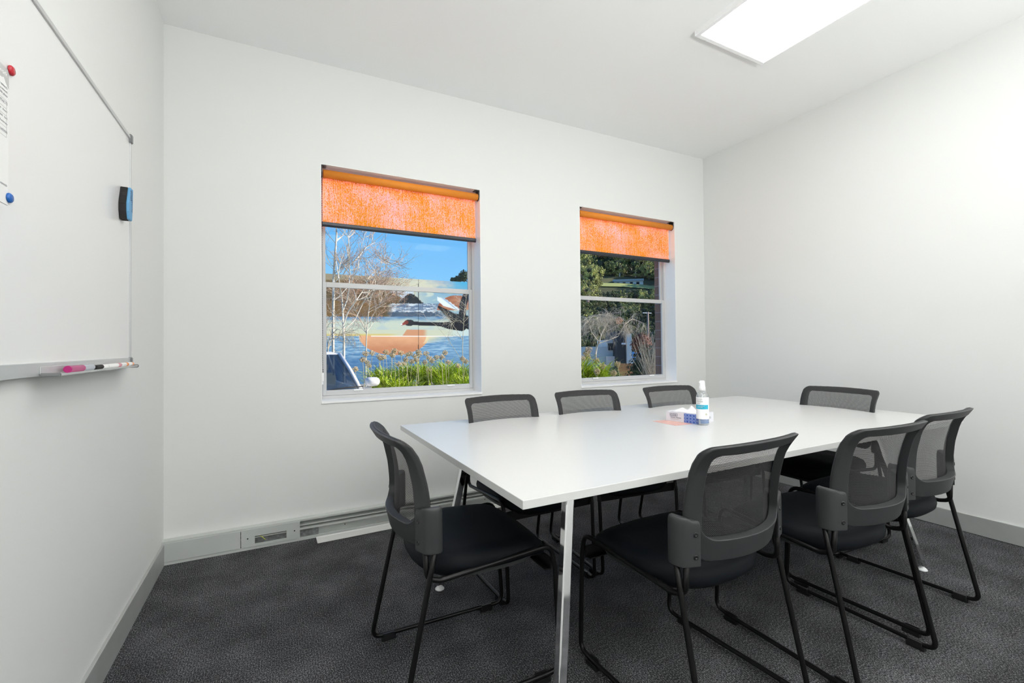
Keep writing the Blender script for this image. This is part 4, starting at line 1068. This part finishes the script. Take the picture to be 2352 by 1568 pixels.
far_box('wall_sign', '', '', 1428, 1438.5, 787, 791, 24.9, .08, 'housewhite', sh)
far_box('corner_column', '', '', 1441, 1452, 766, 872, 24.8, 3, 'greyblue', sh)
far_box('timber_fence', 'orange-brown timber fence panel low in the right window', 'fence', 1420, 1456, 835, 878, 20, .1, 'fence')
c2 = far_box('parked_car', 'small blue car parked beyond the timber fence', 'car', 1452, 1474, 808, 833, 30, 1.6, 'bluecar')
bev(c2, .12, 3)
bm = bmesh.new(); box(bm, .1, .52, -.02, .0, .42, .62); w_ = bm_obj('car_window', bm, M['interior'], c2)
pb = depth_pt(1489, 792, 60); pl = empty('power_pole', (pb.x, pb.y, GZ)); tag(pl, 'tall wooden power pole with crossarm in the right window', 'pole')
zt = depth_pt(1489, 716, 60).z
bm = bmesh.new(); tube(bm, [(0, 0, 0), (0, 0, zt-GZ)], .13, 8); bm_obj('post', bm, M['wood'], pl)
bm = bmesh.new(); box(bm, -.9, .6, -.06, .06, zt-GZ-.2, zt-GZ-.1); bm_obj('crossarm', bm, M['roofgrey'], pl)
def bush(name, label, px, py, d, r, n, m, seed, cat='bush', br=.16, zs=1):
    rg = random.Random(seed); sp = Soup(); c = depth_pt(px, py, d)
    core = Soup
    if m != 'catkin': sp.ball(c, r*.72, IC2, rg)
    if c.z-GZ > r and name != 'russet_leaf_cluster': sp.stick((c.x, c.y, GZ), c, .04 if r < 2 else .2, .03, 5)
    for _ in range(n*3):
        w = Vector([rg.gauss(0, 1) for _ in range(3)]).normalized(); v = w*r*rg.uniform(.6, 1)*(1+.25*noise.noise(w*2.5+Vector((seed, 0, 0)))); v.z *= zs
        a = (w+Vector([rg.uniform(-.9, .9) for _ in range(3)])).orthogonal().normalized(); b = a.cross(w).normalized(); q0 = br*.45
        sp.quad(c+v, a*q0*rg.uniform(.5, 1.2), b*q0*rg.uniform(.5, 1.2))
    o = sp.build(name, M[m], loc=(c.x, c.y, GZ)); tag(o, label, cat); return o
bush('leafy_bush', 'dark green rounded bush at the lower right of the right window', 1484, 852, 14, .60, 900, 'bushdark', 1, br=.06, zs=1.35)
bush('leafy_bush', 'low dark bush left of the timber fence', 1408, 868, 13, .26, 260, 'bushdark', 2, br=.05)
bush('russet_bush', 'russet leaved bush behind the dark green bush', 1474, 790, 22, .55, 500, 'redleaf', 3, br=.07)
bush('russet_leaf_cluster', 'small cluster of orange-red leaves among the weeping twigs', 1422, 736, 12.5, .11, 75, 'catkin', 4, 'leaves', br=.02)
rg = random.Random(77); sp = Soup(); c = depth_pt(1496, 812, 13); c.z = GZ
for _ in range(110):
    a = rg.uniform(0, 2*pi); q = c+Vector((cos(a)*.12, sin(a)*.12, .5)); t = q+Vector((rg.uniform(-.55, .45), rg.uniform(-.3, .3), rg.uniform(.7, 1.55))); sp.stick(q, t, .006, .003, 3)
sp.stick(c, c+Vector((0, 0, .6)), .05, .04, 6)
tag(sp.build('twiggy_shrub', M['twiggrey'], loc=c), 'pale upright twiggy shrub beside the brick edge of the right window', 'shrub')

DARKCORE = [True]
# forested hill -------------------------------------------------------------------
HD = Vector((sin(radians(40.5)), cos(radians(40.5)), 0)); HR = Vector((HD.y, -HD.x, 0))
def hz(s, t):   # s = distance, t = sideways
    k = max(0, (s-95)/150); base = -2+48*min(1.25, k)**.9
    return base+4*noise.noise(Vector((s*.02, t*.02, 0)))-max(0, t-40)*.02+max(0, t)*(-.05)
gv = []; gf = []; ns, nt_ = 40, 50
for i in range(ns+1):
    for j in range(nt_+1):
        s_ = 80+230*i/ns; t_ = -.115*s_+(110+.115*s_)*j/nt_; p = Vector((CAM.x, CAM.y, 0))+HD*s_+HR*t_; gv.append((p.x, p.y, hz(s_, t_)))
for i in range(ns):
    for j in range(nt_): a = i*(nt_+1)+j; gf.append((a, a+1, a+nt_+2, a+nt_+1))
me = bpy.data.meshes.new('hillside'); me.from_pydata(gv, [], gf); ho = link('hillside', me, M['hill']); tag(ho, 'forested hillside rising behind the right window', 'hill', kind='structure')
def hit(px, py):
    d = 85.0
    while d < 320:
        p = depth_pt(px, py, d); q = p-CAM; s_ = q.x*HD.x+q.y*HD.y; t_ = q.x*HR.x+q.y*HR.y
        if p.z < hz(s_, t_): return Vector((p.x, p.y, hz(s_, t_))), s_
        d += .5
    return p, s_
HOUSE, SH = hit(1444, 656)
rg = random.Random(9); sp = Soup()
def crown(sp, c, r, h, n, rg, mi, br=.33):
    # clumps of small leaves over a dark core
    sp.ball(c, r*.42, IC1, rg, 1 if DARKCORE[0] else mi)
    c = Vector(c); q0 = r*.05
    for _ in range(n):
        v = Vector([rg.gauss(0, 1) for _ in range(3)]).normalized(); k = rg.uniform(.6, .92); o = c+Vector((v.x*r*k, v.y*r*k, v.z*h*k))
        for _ in range(34):
            w = Vector([rg.gauss(0, 1) for _ in range(3)]).normalized(); p = o+w*r*.24*rg.uniform(.5, 1)
            a = (w+Vector([rg.uniform(-.8, .8) for _ in range(3)])).orthogonal().normalized(); b = a.cross(w).normalized()
            sp.quad(p, a*q0*rg.uniform(.5, 1.2), b*q0*rg.uniform(.5, 1.2), mi)
    return
    for _ in range(n):
        v = Vector([rg.gauss(0, 1) for _ in range(3)]).normalized(); k = rg.uniform(.55, 1); q = Vector(c)+Vector((v.x*r*k, v.y*r*k, v.z*h*k))
        sp.ball(q, r*br*rg.uniform(.45, 1.0), IC1, rg, mi, jit=.35)
for k in range(430):
    s_ = rg.uniform(98, 262); t_ = rg.uniform(-s_*.10, s_*.15)
    p = Vector((CAM.x, CAM.y, 0))+HD*s_+HR*t_; z = hz(s_, t_); 
    if SH-8 < s_ < SH+13 and -12 < t_ < 16: continue
    r = rg.uniform(3.0, 5.6) if s_ > 140 else rg.uniform(1.6, 3.0); hh = r*rg.uniform(.8, 1.3); mi = rg.choice((0, 0, 0, 1, 2))
    if s_ < SH and -13 < t_ < 17:
        hm = CAM.z+s_*.122-z
        if hm < 1.6: continue
        if 2*hh > hm: r = r*hm/(2*hh); hh = hm/2
    if s_ < 120 and t_ > -5: mi = rg.choice((0, 1)) 
    crown(sp, (p.x, p.y, z+hh+(rg.uniform(0, 4) if s_ > 186 else 0)), r, hh, 15, rg, mi)
    if s_ > SH+14 and rg.random() < .25: sp.stick((p.x, p.y, z), (p.x+.3, p.y, z+hh+2), .3, .2, 5, 3)
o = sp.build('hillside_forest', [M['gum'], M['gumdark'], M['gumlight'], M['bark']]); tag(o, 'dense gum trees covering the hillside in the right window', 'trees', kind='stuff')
def gum(px, pyt, pyb, d, rad, label, seed, mi='gumlight'):
    rg = random.Random(seed); b = depth_pt(px, pyb, d); t = depth_pt(px, pyt, d); r = empty('gum_tree', (b.x, b.y, b.z)); tag(r, label, 'tree', 'large gum trees on the hillside')
    s1 = Soup(); H_ = t.z-b.z; s1.stick((0, 0, 0), (.4, 0, H_*.55), .38, .26, 6); s1.stick((.4, 0, H_*.5), (-rad*.4, 0, H_*.8), .3, .15, 5); s1.stick((.4, 0, H_*.5), (rad*.5, 0, H_*.75), .3, .15, 5)
    s1.build('trunk', M['wood'], r); s2 = Soup()
    for k in range(9):
        a = rg.uniform(0, 2*pi); q = (cos(a)*rad*.6, sin(a)*rad*.5, H_*(.5+.42*rg.random())); crown(s2, q, rad*.42, rad*.34, 20, rg, 0)
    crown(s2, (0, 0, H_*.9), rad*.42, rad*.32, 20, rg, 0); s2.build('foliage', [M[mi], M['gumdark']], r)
gum(1417, 603, 662, 176, 5.5, 'tall pale trunked gum tree in the middle of the hillside', 1)
gum(1348, 615, 690, 120, 5.2, 'sunlit gum tree on the hillside at the left edge of the right window', 2)
gum(1350, 652, 694, 105, 4.6, 'yellow green gum low at the left edge of the right window', 3)
gum(1444, 625, 655, 190, 3.6, 'rounded dark gum right of the tall pale trunked one', 4, 'gum')
gum(1490, 608, 660, 170, 6.5, 'pale topped gum on the upper right of the hillside', 5)
hb = HOUSE+HD*3; hb.z = HOUSE.z+.4; hs = empty('hillside_house', hb); tag(hs, 'long low white house on the hillside clearing', 'house'); hs.rotation_euler = (0, 0, -radians(27)-.2)
bm = bmesh.new(); box(bm, -5, 5, 0, 4, -.5, 1.5); bm_obj('walls', bm, M['housewhite'], hs)
bm = bmesh.new(); box(bm, -5.4, 5.2, -.6, 4.4, 1.5, 2.2); bm_obj('house_roof', bm, M['roofgrey'], hs)
for x in (-3.6, -1.5, 1.0, 3.2):
    bm = bmesh.new(); box(bm, x-.5, x+.5, -.05, .02, .2, 1.2); bm_obj('window', bm, M['interior'], hs)
bm = bmesh.new(); rows = []
for k in range(13):
    row = []
    for ds in (-3.2, -1.5, 1):
        p = HOUSE+HD*ds+HR*(-13+2.4*k); q = p-CAM; row.append(bm.verts.new((p.x, p.y, hz(q.x*HD.x+q.y*HD.y, q.x*HR.x+q.y*HR.y)+.35)))
    rows.append(row)
for a, b in zip(rows, rows[1:]):
    for k in range(2): bm.faces.new((a[k], a[k+1], b[k+1], b[k]))
tag(bm_obj('hillside_lawn', bm, M['lawn']), 'sunny lawn strip below the hillside house', 'lawn', kind='structure')
# treetops peeping over the mural building
for i, (px, py, rr_) in enumerate(((1067, 628, .9), (1052, 636, .55), (1040, 637, .35))):
    bush('distant_tree', ('larger dark treetop over the mural building\'s roof, at the right edge of the left window', 'middle dark treetop over the mural building\'s roof', 'smallest dark treetop over the mural building\'s roof')[i], px, py+6, 60, rr_, 90, 'bushdark', 60+i, 'tree', br=.22)

# ------------------------------------------------------------------ daylight
wd = bpy.data.worlds.new('sky'); sc.world = wd; wd.use_nodes = True; N = wd.node_tree.nodes; L = wd.node_tree.links; bg = N['Background']
tc = N.new('ShaderNodeTexCoord'); sx = N.new('ShaderNodeSeparateXYZ'); cr = N.new('ShaderNodeValToRGB'); e = cr.color_ramp.elements
e[0].position = 0; e[0].color = (.36, .66, .92, 1); e[1].position = 1; e[1].color = (.05, .13, .38, 1); k = e.new(.45); k.color = (.08, .25, .62, 1); k = e.new(.27); k.color = (.125, .43, .85, 1); k = e.new(.10); k.color = (.24, .57, .90, 1)
L.new(tc.outputs['Generated'], sx.inputs[0]); L.new(sx.outputs[2], cr.inputs[0]); L.new(cr.outputs[0], bg.inputs['Color']); bg.inputs['Strength'].default_value = 1.12
sl = bpy.data.lights.new('sun', 'SUN'); sl.energy = 6.6; sl.angle = radians(.6); sl.color = (1, .93, .82)
so = bpy.data.objects.new('sun', sl); COL.objects.link(so); so.rotation_mode = 'QUATERNION'; so.rotation_quaternion = Vector((.85, -.42, .46)).to_track_quat('Z', 'Y')

for x in (1.5, 2.7):  # added fill lamps without fixtures, aimed up to brighten the ceiling
    al = bpy.data.lights.new('ceiling_fill', 'AREA'); al.shape = 'DISK'; al.size = .5; al.energy = FILL_W; al.color = (.98, 1, .985)
    ao = bpy.data.objects.new('ceiling_fill', al); COL.objects.link(ao); ao.location = (x, -4.3, 1.35); ao.rotation_euler = (pi, 0, 0)
sc.view_settings.view_transform = 'Standard'; sc.view_settings.look = 'None'; sc.view_settings.gamma = 1; sc.view_settings.exposure = 0
sc.cycles.max_bounces = 10; sc.cycles.diffuse_bounces = 6; sc.cycles.transparent_max_bounces = 24
sc.cycles.use_denoising = True
